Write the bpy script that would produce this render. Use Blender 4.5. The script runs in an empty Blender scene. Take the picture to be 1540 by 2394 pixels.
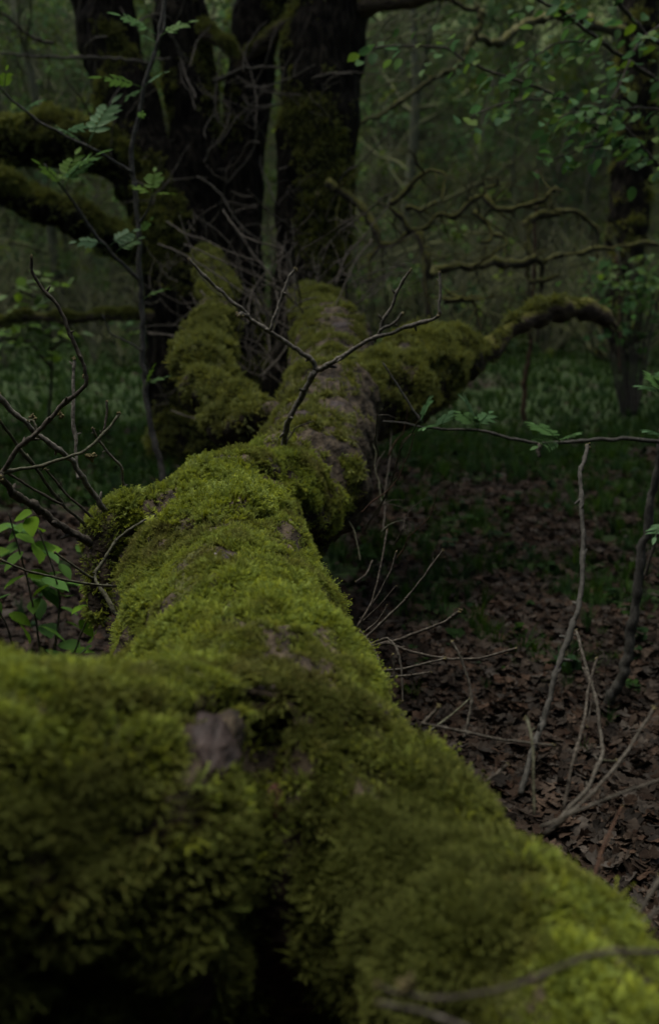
import bpy, math, random
import numpy as np
from mathutils import Matrix, Vector

# ------------------------------------------------------------------ camera, sky, sun, exposure
SC = bpy.context.scene
COL = SC.collection
PITCH = math.radians(15.0)
CAMZ = 1.6
cam_d = bpy.data.cameras.new('camera')
cam = bpy.data.objects.new('camera', cam_d); COL.objects.link(cam)
cam.location = (0, 0, CAMZ)
cam.rotation_euler = (math.pi / 2 - PITCH, 0, 0)
cam_d.sensor_fit = 'HORIZONTAL'; cam_d.sensor_width = 24.0; cam_d.lens = 35.0
cam_d.clip_start = 0.02; cam_d.clip_end = 400
cam_d.dof.use_dof = True; cam_d.dof.focus_distance = 2.15; cam_d.dof.aperture_fstop = 2.8
SC.camera = cam

world = bpy.data.worlds.new('World'); SC.world = world; world.use_nodes = True
wn = world.node_tree; wn.nodes.clear()
sky = wn.nodes.new('ShaderNodeTexSky'); sky.sky_type = 'NISHITA'; sky.sun_disc = False
SUN_EL, SUN_AZ = math.radians(74), math.radians(-40)      # azimuth from +Y towards +X
sky.sun_elevation = SUN_EL; sky.sun_rotation = SUN_AZ
sky.dust_density = 4.0; sky.air_density = 1.0; sky.ozone_density = 0.6
bg = wn.nodes.new('ShaderNodeBackground'); bg.inputs['Strength'].default_value = 0.055
wo = wn.nodes.new('ShaderNodeOutputWorld')
wn.links.new(sky.outputs[0], bg.inputs[0]); wn.links.new(bg.outputs[0], wo.inputs[0])
sun_d = bpy.data.lights.new('sun', 'SUN'); sun_d.energy = 1.5; sun_d.angle = math.radians(55); sun_d.color = (1, .96, .88)
sun = bpy.data.objects.new('sun', sun_d); COL.objects.link(sun)
_sd = Vector((math.sin(SUN_AZ) * math.cos(SUN_EL), math.cos(SUN_AZ) * math.cos(SUN_EL), math.sin(SUN_EL)))
sun.rotation_euler = (-_sd).to_track_quat('-Z', 'Y').to_euler(); sun.location = (0, 0, 30)
vs = SC.view_settings
vs.view_transform = 'Standard'; vs.look = 'None'; vs.gamma = 1; vs.use_curve_mapping = False
vs.exposure = 1.52
SC.cycles.max_bounces = 4; SC.cycles.diffuse_bounces = 2; SC.cycles.glossy_bounces = 1
SC.cycles.transmission_bounces = 3; SC.cycles.transparent_max_bounces = 4
SC.cycles.use_denoising = True
SC.cycles.caustics_reflective = False; SC.cycles.caustics_refractive = False

# ------------------------------------------------------------------ helpers
F = 2246.0
FW = np.array([0, math.cos(PITCH), -math.sin(PITCH)])
UP = np.array([0, math.sin(PITCH), math.cos(PITCH)])
CAM = np.array([0, 0, CAMZ])
rng = np.random.default_rng(7)


def P(px, py, d):
    return CAM + d * (FW + np.array([1., 0, 0]) * ((px - 770) / F) + UP * ((1197 - py) / F))


def project(p):
    q = np.asarray(p) - CAM
    d = q @ FW
    return 770 + F * q[..., 0] / d, 1197 - F * (q @ UP) / d, d


def hash3(ix, iy, iz, seed):
    h = (ix * 374761393 + iy * 668265263 + iz * 1442695041 + seed * 974634599) & 0xffffffff
    h = ((h ^ (h >> 13)) * 1274126177) & 0xffffffff
    h = ((h ^ (h >> 15)) * 2246822519) & 0xffffffff
    return ((h ^ (h >> 16)) & 0xffffff) / float(0x1000000)


def vnoise(p, seed=0):
    p = np.asarray(p, float)
    i = np.floor(p).astype(np.int64); f = p - i; u = f * f * (3 - 2 * f)
    out = 0
    for a in (0, 1):
        for b in (0, 1):
            for c in (0, 1):
                w = (u[..., 0] if a else 1 - u[..., 0]) * (u[..., 1] if b else 1 - u[..., 1]) * (u[..., 2] if c else 1 - u[..., 2])
                out = out + w * hash3(i[..., 0] + a, i[..., 1] + b, i[..., 2] + c, seed)
    return out


def fbm(p, seed=0, octs=4):
    s, a, t = 0, .5, 0
    for k in range(octs):
        s = s + a * vnoise(np.asarray(p) * (2 ** k), seed + k); t += a; a *= .5
    return s / t


def sstep(a, b, x):
    t = np.clip((x - a) / (b - a), 0, 1); return t * t * (3 - 2 * t)


def unit(v):
    v = np.asarray(v, float); return v / (np.linalg.norm(v, axis=-1, keepdims=True) + 1e-12)


def mesh_from(name, V, Fq, smooth=True, mat=None):
    """V (n,3); Fq an (m,k) array or list of such arrays."""
    if not isinstance(Fq, (list, tuple)): Fq = [Fq]
    Fq = [np.asarray(f) for f in Fq if len(f)]
    me = bpy.data.meshes.new(name)
    V = np.asarray(V, np.float32)
    loops = np.concatenate([f.ravel() for f in Fq]).astype(np.int32)
    tot = np.concatenate([np.full(len(f), f.shape[1]) for f in Fq]).astype(np.int32)
    start = np.concatenate([[0], np.cumsum(tot)[:-1]]).astype(np.int32)
    me.vertices.add(len(V)); me.vertices.foreach_set('co', V.ravel())
    me.loops.add(len(loops)); me.loops.foreach_set('vertex_index', loops)
    me.polygons.add(len(tot)); me.polygons.foreach_set('loop_start', start)
    me.polygons.foreach_set('loop_total', tot)
    me.polygons.foreach_set('use_smooth', np.full(len(tot), smooth))
    me.update(calc_edges=True); me.validate()
    if mat: me.materials.append(mat)
    return me


def link(name, me, parent=None):
    o = bpy.data.objects.new(name, me); COL.objects.link(o)
    if parent is not None:
        o.parent = parent
        if parent.type == 'EMPTY': o.matrix_parent_inverse = Matrix.Translation(-parent.location)
    return o


def thing(name, label, cat, loc=(0, 0, 0), group=None):
    o = bpy.data.objects.new(name, None); COL.objects.link(o)
    o.empty_display_size = .1; o.location = Vector([float(c) for c in loc])
    tag(o, label, cat, group); return o


def tag(o, label=None, cat=None, group=None, kind=None):
    if label: o['label'] = label
    if cat: o['category'] = cat
    if group: o['group'] = group
    if kind: o['kind'] = kind
    return o


class MB:
    def __init__(s): s.V = []; s.Q = []; s.T = []; s.n = 0
    def add(s, V, Q=None, T=None):
        s.V.append(np.asarray(V, float))
        if Q is not None and len(Q): s.Q.append(np.asarray(Q) + s.n)
        if T is not None and len(T): s.T.append(np.asarray(T) + s.n)
        s.n += len(V)
    def mesh(s, name, mat=None, smooth=True):
        fs = []
        if s.Q: fs.append(np.concatenate(s.Q))
        if s.T: fs.append(np.concatenate(s.T))
        return mesh_from(name, np.concatenate(s.V), fs, smooth, mat)
    def build(s, name, mat, parent=None, smooth=True): return link(name, s.mesh(name, mat, smooth), parent)


def catmull(pts, n):
    p = np.asarray(pts, float)
    if len(p) == 2: return p[0] + np.linspace(0, 1, n + 1)[:, None] * (p[1] - p[0])
    e = np.vstack([2 * p[0] - p[1], p, 2 * p[-1] - p[-2]])
    t = np.linspace(0, 1, n, endpoint=False)[:, None]; out = []
    for i in range(len(p) - 1):
        a, b, c, d = e[i:i + 4]
        out.append(.5 * (2 * b + (c - a) * t + (2 * a - 5 * b + 4 * c - d) * t * t + (3 * b - a - 3 * c + d) * t ** 3))
    return np.vstack(out + [p[-1:]])


def tube(mb, pts, rad, sides=7, rough=0.0, seed=0, cap=True, scale=30.):
    p = np.asarray(pts, float); n = len(p); rad = np.broadcast_to(np.asarray(rad, float), (n,))
    t = np.gradient(p, axis=0); t = unit(t)
    ref = np.array([0, 0, 1.]) if abs(t[0, 2]) < .9 else np.array([1., 0, 0])
    u = unit(np.cross(t[0], ref)); U = [u]
    for i in range(1, n):
        u = U[-1] - t[i] * np.dot(U[-1], t[i]); U.append(unit(u))
    U = np.array(U); W = np.cross(t, U)
    a = np.linspace(0, 2 * math.pi, sides, endpoint=False)
    ring = np.cos(a)[None, :, None] * U[:, None] + np.sin(a)[None, :, None] * W[:, None]
    V = p[:, None] + ring * rad[:, None, None]
    if rough: V = V + ring * ((vnoise(V * scale, seed) - .5) * 2 * rough * rad[:, None])[..., None]
    V = V.reshape(-1, 3)
    i = np.arange(n - 1)[:, None] * sides; j = np.arange(sides)[None]; k = (j + 1) % sides
    Q = np.stack([i + j, i + k, i + sides + k, i + sides + j], -1).reshape(-1, 4)
    T = None
    if cap:
        V = np.vstack([V, p[:1], p[-1:] + t[-1:] * rad[-1]])
        jj = np.arange(sides); kk = (jj + 1) % sides; b = (n - 1) * sides
        T = np.vstack([np.stack([kk, jj, np.full(sides, n * sides)], -1), np.stack([b + jj, b + kk, np.full(sides, n * sides + 1)], -1)])
    mb.add(V, Q, T)


def surface_nets(f, org, h):
    nx, ny, nz = f.shape
    ins = f < 0
    cnt = np.zeros((nx - 1, ny - 1, nz - 1), np.int8)
    for a in (0, 1):
        for b in (0, 1):
            for c in (0, 1): cnt += ins[a:nx - 1 + a, b:ny - 1 + b, c:nz - 1 + c]
    act = (cnt > 0) & (cnt < 8)
    idx = np.argwhere(act); vid = np.full(act.shape, -1, np.int64); vid[act] = np.arange(len(idx))
    cor = np.array([[a, b, c] for a in (0, 1) for b in (0, 1) for c in (0, 1)])
    val = np.stack([f[idx[:, 0] + c[0], idx[:, 1] + c[1], idx[:, 2] + c[2]] for c in cor], 1)
    pos = np.zeros((len(idx), 3)); num = np.zeros(len(idx))
    for a in range(8):
        for b in range(a + 1, 8):
            if np.abs(cor[a] - cor[b]).sum() != 1: continue
            m = (val[:, a] < 0) != (val[:, b] < 0)
            t = val[m, a] / (val[m, a] - val[m, b])
            pos[m] += cor[a] + t[:, None] * (cor[b] - cor[a]); num[m] += 1
    V = (idx + pos / num[:, None]) * h + org
    Q = []
    for ax in range(3):
        o1, o2 = [(1, 2), (2, 0), (0, 1)][ax]
        s0 = [slice(1, -1)] * 3; s0[ax] = slice(0, -1); s1 = list(s0); s1[ax] = slice(1, None)
        A, B = ins[tuple(s0)], ins[tuple(s1)]
        e = np.argwhere(A != B)
        if not len(e): continue
        fl = A[e[:, 0], e[:, 1], e[:, 2]]
        e = e + 1; e[:, ax] -= 1
        def g(d1, d2):
            q = e.copy(); q[:, o1] -= d1; q[:, o2] -= d2
            return vid[q[:, 0], q[:, 1], q[:, 2]]
        q = np.stack([g(1, 1), g(0, 1), g(0, 0), g(1, 0)], 1)
        q[~fl] = q[~fl][:, ::-1]
        Q.append(q)
    Q = np.concatenate(Q); return V, Q[(Q >= 0).all(1)]


def sdf_mesh(chains, h, k=.06, carve=(), pad=.12, kc=.03):
    """chains: lists of (point, radius); smooth union of tapered capsules."""
    allp = np.array([p for c in chains for p, r in c]); allr = max(r for c in chains for p, r in c)
    lo = allp.min(0) - allr - pad; hi = allp.max(0) + allr + pad
    n = np.ceil((hi - lo) / h).astype(int) + 1
    ax = [np.arange(n[i], dtype=np.float32) * h + lo[i] for i in range(3)]
    D = np.full(n, 10., np.float32)

    def seg(a, ra, b, rb, margin):
        l = np.minimum(a - max(ra, rb), b - max(ra, rb)) - margin; u = np.maximum(a + max(ra, rb), b + max(ra, rb)) + margin
        sl = tuple(slice(max(0, int((l[i] - lo[i]) / h)), min(n[i], int((u[i] - lo[i]) / h) + 2)) for i in range(3))
        X, Y, Z = (ax[i][sl[i]] for i in range(3))
        ab = (b - a).astype(np.float32); L = float(ab @ ab) + 1e-9
        dx = (X - a[0])[:, None, None]; dy = (Y - a[1])[None, :, None]; dz = (Z - a[2])[None, None]
        t = np.clip((dx * ab[0] + dy * ab[1] + dz * ab[2]) / L, 0, 1)
        return sl, np.sqrt((dx - t * ab[0]) ** 2 + (dy - t * ab[1]) ** 2 + (dz - t * ab[2]) ** 2) - (ra + (rb - ra) * t)
    for c in chains:
        for (a, ra), (b, rb) in zip(c[:-1], c[1:]):
            sl, d = seg(np.asarray(a), ra, np.asarray(b), rb, k + .06)
            e = D[sl]; hh = np.clip(.5 + .5 * (e - d) / k, 0, 1)
            D[sl] = e + (d - e) * hh - k * hh * (1 - hh)
    for c in carve:
        for (a, ra), (b, rb) in zip(c[:-1], c[1:]):
            sl, d = seg(np.asarray(a), ra, np.asarray(b), rb, kc + .06)
            e = D[sl]; d = -d; hh = np.clip(.5 - .5 * (e - d) / kc, 0, 1)
            D[sl] = e + (d - e) * hh + kc * hh * (1 - hh)
    V, Q = surface_nets(D, lo, h)
    return V, Q


def vnormals(V, Q):
    fn = np.cross(V[Q[:, 2]] - V[Q[:, 0]], V[Q[:, 3]] - V[Q[:, 1]])
    N = np.zeros_like(V)
    for c in range(4):
        for a in range(3): N[:, a] += np.bincount(Q[:, c], fn[:, a], len(V))
    return unit(N)


def sample_quads(V, Q, n, w=None):
    """random points on a quad mesh, weighted by area times w (per vertex)."""
    fn = np.cross(V[Q[:, 2]] - V[Q[:, 0]], V[Q[:, 3]] - V[Q[:, 1]])
    ar = np.linalg.norm(fn, axis=1) * .5
    pw = ar * (w[Q].mean(1) if w is not None else 1)
    f = rng.choice(len(Q), n, p=pw / pw.sum())
    s, t = rng.random((n, 1)), rng.random((n, 1)); q = V[Q[f]]
    p = (1 - s) * (1 - t) * q[:, 0] + s * (1 - t) * q[:, 1] + s * t * q[:, 2] + (1 - s) * t * q[:, 3]
    return p, unit(fn[f]), f


def euler_to(nrm, spin):
    """Euler XYZ that turns +X to nrm with a spin about it."""
    return np.stack([spin, -np.arcsin(np.clip(nrm[:, 2], -1, 1)), np.arctan2(nrm[:, 1], nrm[:, 0])], 1)


def scatter(name, pts, nrm, scl, sources, parent=None, label=None, cat=None):
    n = len(pts)
    me = bpy.data.meshes.new(name); me.vertices.add(n); me.vertices.foreach_set('co', np.asarray(pts, np.float32).ravel())
    rot = euler_to(unit(nrm), rng.random(n) * 6.283)
    a = me.attributes.new('rot', 'FLOAT_VECTOR', 'POINT'); a.data.foreach_set('vector', rot.astype(np.float32).ravel())
    a = me.attributes.new('scl', 'FLOAT', 'POINT'); a.data.foreach_set('value', np.asarray(scl, np.float32))
    a = me.attributes.new('idx', 'INT', 'POINT'); a.data.foreach_set('value', rng.integers(0, len(sources), n).astype(np.int32))
    o = link(name, me, parent); o['kind'] = 'stuff'
    if label: o['label'] = label; o['category'] = cat
    ng = bpy.data.node_groups.new(name + '_scatter', 'GeometryNodeTree')
    ng.interface.new_socket('Geometry', in_out='INPUT', socket_type='NodeSocketGeometry')
    ng.interface.new_socket('Geometry', in_out='OUTPUT', socket_type='NodeSocketGeometry')
    N, L = ng.nodes, ng.links
    gi, go = N.new('NodeGroupInput'), N.new('NodeGroupOutput')
    ip = N.new('GeometryNodeInstanceOnPoints'); jn = N.new('GeometryNodeJoinGeometry')
    ip.inputs['Pick Instance'].default_value = True
    for s in sources:
        oi = N.new('GeometryNodeObjectInfo'); oi.inputs['Object'].default_value = s; oi.inputs['As Instance'].default_value = True
        L.new(oi.outputs['Geometry'], jn.inputs[0])
    def na(nm, ty):
        q = N.new('GeometryNodeInputNamedAttribute'); q.data_type = ty; q.inputs['Name'].default_value = nm; return q.outputs['Attribute']
    er = N.new('FunctionNodeEulerToRotation')
    L.new(gi.outputs[0], ip.inputs['Points']); L.new(jn.outputs[0], ip.inputs['Instance'])
    L.new(na('rot', 'FLOAT_VECTOR'), er.inputs[0]); L.new(er.outputs[0], ip.inputs['Rotation'])
    L.new(na('scl', 'FLOAT'), ip.inputs['Scale']); L.new(na('idx', 'INT'), ip.inputs['Instance Index'])
    L.new(ip.outputs[0], go.inputs[0])
    md = o.modifiers.new('scatter', 'NODES'); md.node_group = ng
    return o


def source(name, me): return bpy.data.objects.new(name, me)      # only read by the scatter node trees


# ------------------------------------------------------------------ materials
def mat_new(name):
    m = bpy.data.materials.new(name); m.use_nodes = True; nt = m.node_tree; nt.nodes.clear()
    out = nt.nodes.new('ShaderNodeOutputMaterial'); return m, nt, out


def nz(nt, scale, detail=3, vec=None, rough=.55, kind='ShaderNodeTexNoise'):
    n = nt.nodes.new(kind); n.inputs['Scale'].default_value = scale
    if kind == 'ShaderNodeTexNoise': n.inputs['Detail'].default_value = detail; n.inputs['Roughness'].default_value = rough
    if vec is not None: nt.links.new(vec, n.inputs['Vector'])
    return n.outputs[0]


def ramp(nt, fac, stops):
    r = nt.nodes.new('ShaderNodeValToRGB'); e = r.color_ramp.elements
    while len(e) < len(stops): e.new(.5)
    for el, (p, c) in zip(e, stops): el.position = p; el.color = (*c, 1)
    nt.links.new(fac, r.inputs[0]); return r.outputs[0]


def mixc(nt, fac, a, b, mode='MIX'):
    m = nt.nodes.new('ShaderNodeMix'); m.data_type = 'RGBA'; m.blend_type = mode
    for s, v in ((m.inputs[0], fac), (m.inputs[6], a), (m.inputs[7], b)):
        if hasattr(v, 'is_output'): nt.links.new(v, s)
        elif isinstance(v, tuple): s.default_value = (*v, 1)
        else: s.default_value = v
    return m.outputs[2]


def math_n(nt, op, a, b=0., c=None, clamp=False):
    m = nt.nodes.new('ShaderNodeMath'); m.operation = op; m.use_clamp = clamp
    for s, v in zip(m.inputs, (a, b, c)):
        if v is None: continue
        if hasattr(v, 'is_output'): nt.links.new(v, s)
        else: s.default_value = v
    return m.outputs[0]


def wpos(nt): return nt.nodes.new('ShaderNodeNewGeometry').outputs['Position']


def scaled(nt, vec, s):
    m = nt.nodes.new('ShaderNodeVectorMath'); m.operation = 'MULTIPLY'; m.inputs[1].default_value = s
    nt.links.new(vec, m.inputs[0]); return m.outputs[0]


def hsv_rand(nt, col, dv=.35, dh=.02, ds=.2):
    """value/hue variation per object or instance."""
    oi = nt.nodes.new('ShaderNodeObjectInfo'); h = nt.nodes.new('ShaderNodeHueSaturation')
    r = oi.outputs['Random']; r2 = math_n(nt, 'FRACT', math_n(nt, 'MULTIPLY', r, 17.37))
    nt.links.new(math_n(nt, 'MULTIPLY_ADD', r, dv * 2, 1 - dv), h.inputs['Value'])
    nt.links.new(math_n(nt, 'MULTIPLY_ADD', r2, dh * 2, .5 - dh), h.inputs['Hue'])
    nt.links.new(math_n(nt, 'MULTIPLY_ADD', r2, -ds * 2, 1 + ds * .3), h.inputs['Saturation'])
    if hasattr(col, 'is_output'): nt.links.new(col, h.inputs['Color'])
    else: h.inputs['Color'].default_value = (*col, 1)
    return h.outputs[0]


def leafy(name, col, trans=.35, rough=.5, rnd=(.3, .02, .2), spec=.3, noise=None, tip=False):
    """thin leaf: principled front plus translucency."""
    m, nt, out = mat_new(name)
    c = col
    if noise:
        w_ = wpos(nt); f_ = math_n(nt, 'ADD', math_n(nt, 'MULTIPLY', nz(nt, noise[0], 3, w_), .6), math_n(nt, 'MULTIPLY', nz(nt, noise[0] * 4.5, 3, w_), .4))
        c = ramp(nt, f_, noise[1])
    c = hsv_rand(nt, c, *rnd)
    if tip:                                   # young tips are paler than the old stems
        at = nt.nodes.new('ShaderNodeAttribute'); at.attribute_name = 'tip'
        c = mixc(nt, at.outputs['Fac'], mixc(nt, .55, c, (.06, .05, .014)), mixc(nt, .22, c, (.42, .5, .12)))
    p = nt.nodes.new('ShaderNodeBsdfPrincipled'); p.inputs['Roughness'].default_value = rough
    p.inputs['Specular IOR Level'].default_value = spec
    t = nt.nodes.new('ShaderNodeBsdfTranslucent'); mx = nt.nodes.new('ShaderNodeMixShader'); mx.inputs[0].default_value = trans
    nt.links.new(c, p.inputs['Base Color']); nt.links.new(c, t.inputs[0])
    nt.links.new(p.outputs[0], mx.inputs[1]); nt.links.new(t.outputs[0], mx.inputs[2]); nt.links.new(mx.outputs[0], out.inputs[0])
    return m


def bark_mat(name, stops, scale=(30, 30, 6), moss=None, bump=.6, dist=.02, attr=None, rough=.85, mossn=(-.1, .5), spec=.2):
    """ridged bark; moss = colours of the thin moss film on upward faces or where attr says so."""
    m, nt, out = mat_new(name); w = wpos(nt)
    v = scaled(nt, w, scale)
    a = nz(nt, 1., 4, v, .6); b = nz(nt, .35, 2, v)
    c = ramp(nt, a, stops)
    h = math_n(nt, 'ADD', a, math_n(nt, 'MULTIPLY', b, .5))
    if moss:
        f = nz(nt, 9., 4, w, .65)
        g = ramp(nt, nz(nt, 55., 3, w, .7), [(.3, moss[0]), (.7, moss[1])])
        if attr:
            at = nt.nodes.new('ShaderNodeAttribute'); at.attribute_name = attr; k = at.outputs['Fac']
            k = math_n(nt, 'ADD', k, math_n(nt, 'MULTIPLY_ADD', f, .8, -.4))
            mr = nt.nodes.new('ShaderNodeMapRange'); mr.inputs[1].default_value = .35; mr.inputs[2].default_value = .6
        else:
            gn = nt.nodes.new('ShaderNodeNewGeometry'); sx = nt.nodes.new('ShaderNodeSeparateXYZ'); nt.links.new(gn.outputs['Normal'], sx.inputs[0])
            k = math_n(nt, 'ADD', sx.outputs[2], math_n(nt, 'MULTIPLY_ADD', f, 1.6, -.8))
            mr = nt.nodes.new('ShaderNodeMapRange'); mr.inputs[1].default_value = mossn[0]; mr.inputs[2].default_value = mossn[1]
        nt.links.new(k, mr.inputs[0])
        c = mixc(nt, mr.outputs[0], c, g)
    bp = nt.nodes.new('ShaderNodeBump'); bp.inputs['Strength'].default_value = bump; bp.inputs['Distance'].default_value = dist
    nt.links.new(h, bp.inputs['Height'])
    p = nt.nodes.new('ShaderNodeBsdfPrincipled'); p.inputs['Roughness'].default_value = rough; p.inputs['Specular IOR Level'].default_value = spec
    nt.links.new(c, p.inputs['Base Color']); nt.links.new(bp.outputs[0], p.inputs['Normal']); nt.links.new(p.outputs[0], out.inputs[0])
    return m


M = {}
M['moss'] = leafy('feather_moss', None, .3, .8, (.32, .018, .12), .05,
                  (3.2, [(.38, (.085, .062, .02)), (.45, (.12, .125, .014)), (.52, (.19, .235, .014)), (.64, (.265, .325, .024))]), tip=True)
M['moss_star'] = leafy('cushion_moss', None, .3, .7, (.25, .015, .15), .08,
                       (5., [(.3, (.17, .21, .008)), (.7, (.26, .315, .012))]), tip=True)
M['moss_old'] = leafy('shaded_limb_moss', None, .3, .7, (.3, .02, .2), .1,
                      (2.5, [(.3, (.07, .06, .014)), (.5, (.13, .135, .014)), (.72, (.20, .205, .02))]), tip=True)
M['moss_brown_shade'] = leafy('brown_shade_moss', None, .25, .85, (.35, .02, .12), .03,
                        (6., [(.38, (.022, .018, .007)), (.48, (.038, .036, .008)), (.6, (.068, .073, .010))]), tip=True)  # olive-brown moss tint, darkened further to paint in shade
M['log'] = bark_mat('fallen_trunk_bark', [(.32, (.008, .006, .004)), (.5, (.030, .022, .013)), (.68, (.075, .058, .036))], (34, 14, 40),
                    ((.022, .025, .006), (.07, .075, .012)), .8, .025, attr='moss')
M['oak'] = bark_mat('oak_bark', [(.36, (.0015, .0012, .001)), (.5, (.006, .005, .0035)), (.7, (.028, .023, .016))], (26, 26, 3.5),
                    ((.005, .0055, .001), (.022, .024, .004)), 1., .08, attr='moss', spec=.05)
M['limb'] = bark_mat('mossy_limb_bark', [(.3, (.012, .010, .008)), (.7, (.06, .048, .036))], (30, 30, 30),
                     ((.03, .03, .006), (.09, .09, .010)), .8, .02)
M['dead'] = bark_mat('dead_wood', [(.3, (.02, .014, .010)), (.55, (.07, .05, .036)), (.75, (.15, .11, .08))], (12, 45, 45),
                     ((.05, .05, .008), (.11, .11, .014)), .9, .02, mossn=(.1, .7))
M['twig'] = bark_mat('twig_bark', [(.3, (.014, .011, .008)), (.52, (.045, .038, .028)), (.75, (.11, .10, .08))], (110, 110, 110), None, .6, .004)
M['twig_pale'] = bark_mat('pale_twig_bark', [(.3, (.02, .017, .012)), (.52, (.052, .046, .035)), (.75, (.12, .11, .088))], (110, 110, 110), None, .6, .004)
M['twig_green'] = bark_mat('lichen_twig_bark', [(.3, (.018, .018, .010)), (.5, (.055, .055, .032)), (.75, (.12, .12, .085))], (110, 110, 110), None, .6, .004)
M['shoot'] = bark_mat('pale_shoot_bark', [(.3, (.03, .026, .02)), (.52, (.085, .078, .062)), (.75, (.18, .17, .14))], (110, 110, 110), None, .6, .004)
M['sapling'] = bark_mat('sapling_bark', [(.3, (.02, .02, .016)), (.55, (.045, .043, .036)), (.8, (.10, .098, .085))], (110, 110, 60), None, .4, .004)
M['red_stem'] = bark_mat('reddish_stem', [(.3, (.025, .013, .008)), (.7, (.065, .034, .019))], (60, 60, 14), None, .4, .004)
M['bud'] = bark_mat('bud_scales', [(.3, (.05, .04, .018)), (.7, (.14, .12, .05))], (150, 150, 150), None, .8, .004)
M['plate'] = bark_mat('bare_bark_plate', [(.34, (.008, .005, .004)), (.52, (.024, .016, .013)), (.75, (.06, .042, .036))], (60, 20, 60), None, 1., .012, rough=.6)
M['chip'] = bark_mat('pale_lichen_chip', [(.3, (.12, .10, .10)), (.7, (.34, .31, .30))], (60, 60, 60), None, .6, .006)
M['rot'] = bark_mat('rotten_wood', [(.3, (.012, .006, .004)), (.6, (.05, .022, .012)), (.8, (.10, .05, .028))], (40, 40, 12), None, 1., .01)
M['rowan'] = leafy('rowan_leaf', (.075, .17, .055), .4, .6, (.2, .02, .15), .2)
M['rowan_y'] = leafy('young_rowan_leaf', (.08, .175, .018), .45, .6, (.2, .02, .15), .15)
M['beech'] = leafy('ovate_leaf', (.045, .125, .026), .45, .65, (.3, .02, .15), .14)
M['beech_y'] = leafy('young_ovate_leaf', (.075, .15, .014), .45, .6, (.3, .02, .15), .15)
M['grass'] = leafy('grass_blade', (.018, .05, .005), .3, .8, (.4, .03, .2), .03)
M['herb'] = leafy('ground_herb', (.010, .030, .005), .3, .8, (.35, .03, .2), .04)
M['far_leaf'] = leafy('distant_leaf', (.06, .115, .022), .4, .8, (.4, .05, .2), .06)
M['holly'] = leafy('shade_holly_leaf', (.02, .045, .015), .15, .5, (.3, .02, .2), .3)  # leaves of the unseen hollies added for shade
M['seedling'] = leafy('seedling_leaf', (.07, .165, .012), .45, .7, (.25, .02, .12), .08)
M['violet'] = leafy('violet_petal', (.12, .05, .3), .3, .5, (.1, .01, .1))
M['litter'] = leafy('dry_oak_leaf', None, .15, .8, (.6, .015, .3), .06,
                    (7., [(.3, (.012, .008, .005)), (.5, (.028, .019, .012)), (.72, (.07, .05, .033))]))
M['far_bark'] = bark_mat('distant_bark', [(.3, (.04, .044, .028)), (.7, (.11, .115, .075))], (8, 8, 3), ((.05, .06, .015), (.08, .09, .02)), .5, .02, mossn=(.2, .9))

# ------------------------------------------------------------------ ground
def gh(x, y):
    x = np.asarray(x, float); y = np.asarray(y, float)
    r = np.hypot(x * .95, y - 4)
    s = (r - 17.5) / 2.5
    z = .56 * 2.5 * np.logaddexp(0, s)
    p = np.stack([x, y, np.zeros_like(x)], -1)
    z = z + (fbm(p * .6, 3, 3) - .5) * .18 * sstep(2.5, 7, r + 1) + (fbm(p * 2.2, 5, 3) - .5) * .06
    z = z + (fbm(p * .12, 9, 2) - .5) * 2.2 * sstep(18, 34, r)
    return z


def green_mask(x, y):
    p = np.stack([x, y, np.zeros_like(x)], -1)
    n = fbm(p * 1.1, 21, 4); rgt = sstep(.1, .5, x) * sstep(3.4, 5., y) * sstep(11., 8., y)
    n = n * (1 - rgt) + rgt * (fbm(p * 2.3, 23, 3) + .02)
    g = sstep(.48, .62, n + .13 * rgt + .26 * sstep(6.5, 10., y) + .32 * sstep(-.4, -1.6, x) * sstep(4.6, 7.5, y) - .06)
    return g * sstep(2.6, 3.4, y)


u = np.linspace(-1, 1, 260)
gx = np.sinh(u * 4.2) / math.sinh(4.2) * 75; gy = gx + 6
X, Y = np.meshgrid(gx, gy, indexing='ij')
Z = gh(X, Y)
GV = np.stack([X, Y, Z], -1).reshape(-1, 3); n_ = 260
i_ = np.arange(n_ - 1)[:, None] * n_ + np.arange(n_ - 1)[None]
GQ = np.stack([i_, i_ + n_, i_ + n_ + 1, i_ + 1], -1).reshape(-1, 4)
m, nt, out = mat_new('forest_floor'); w = wpos(nt)
at = nt.nodes.new('ShaderNodeAttribute'); at.attribute_name = 'green'
soil = ramp(nt, nz(nt, 26., 5, w, .7), [(.3, (.006, .004, .003)), (.5, (.02, .014, .010)), (.72, (.045, .031, .022))])
far = ramp(nt, nz(nt, 1.1, 5, w, .7), [(.3, (.055, .08, .026)), (.5, (.09, .115, .04)), (.7, (.075, .14, .03))])
grn = ramp(nt, nz(nt, 12., 4, w, .7), [(.3, (.010, .020, .005)), (.7, (.026, .05, .010))])
c = mixc(nt, at.outputs['Fac'], soil, grn)
at2 = nt.nodes.new('ShaderNodeAttribute'); at2.attribute_name = 'far'
c = mixc(nt, at2.outputs['Fac'], c, far)
bp = nt.nodes.new('ShaderNodeBump'); bp.inputs['Strength'].default_value = .8; bp.inputs['Distance'].default_value = .03
nt.links.new(nz(nt, 30., 5, w, .7), bp.inputs['Height'])
p_ = nt.nodes.new('ShaderNodeBsdfPrincipled'); p_.inputs['Roughness'].default_value = .9; p_.inputs['Specular IOR Level'].default_value = .15
nt.links.new(c, p_.inputs['Base Color']); nt.links.new(bp.outputs[0], p_.inputs['Normal']); nt.links.new(p_.outputs[0], out.inputs[0])
me = mesh_from('ground', GV, GQ, True, m)
a = me.attributes.new('green', 'FLOAT', 'POINT'); a.data.foreach_set('value', green_mask(GV[:, 0], GV[:, 1]).astype(np.float32))
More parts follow.
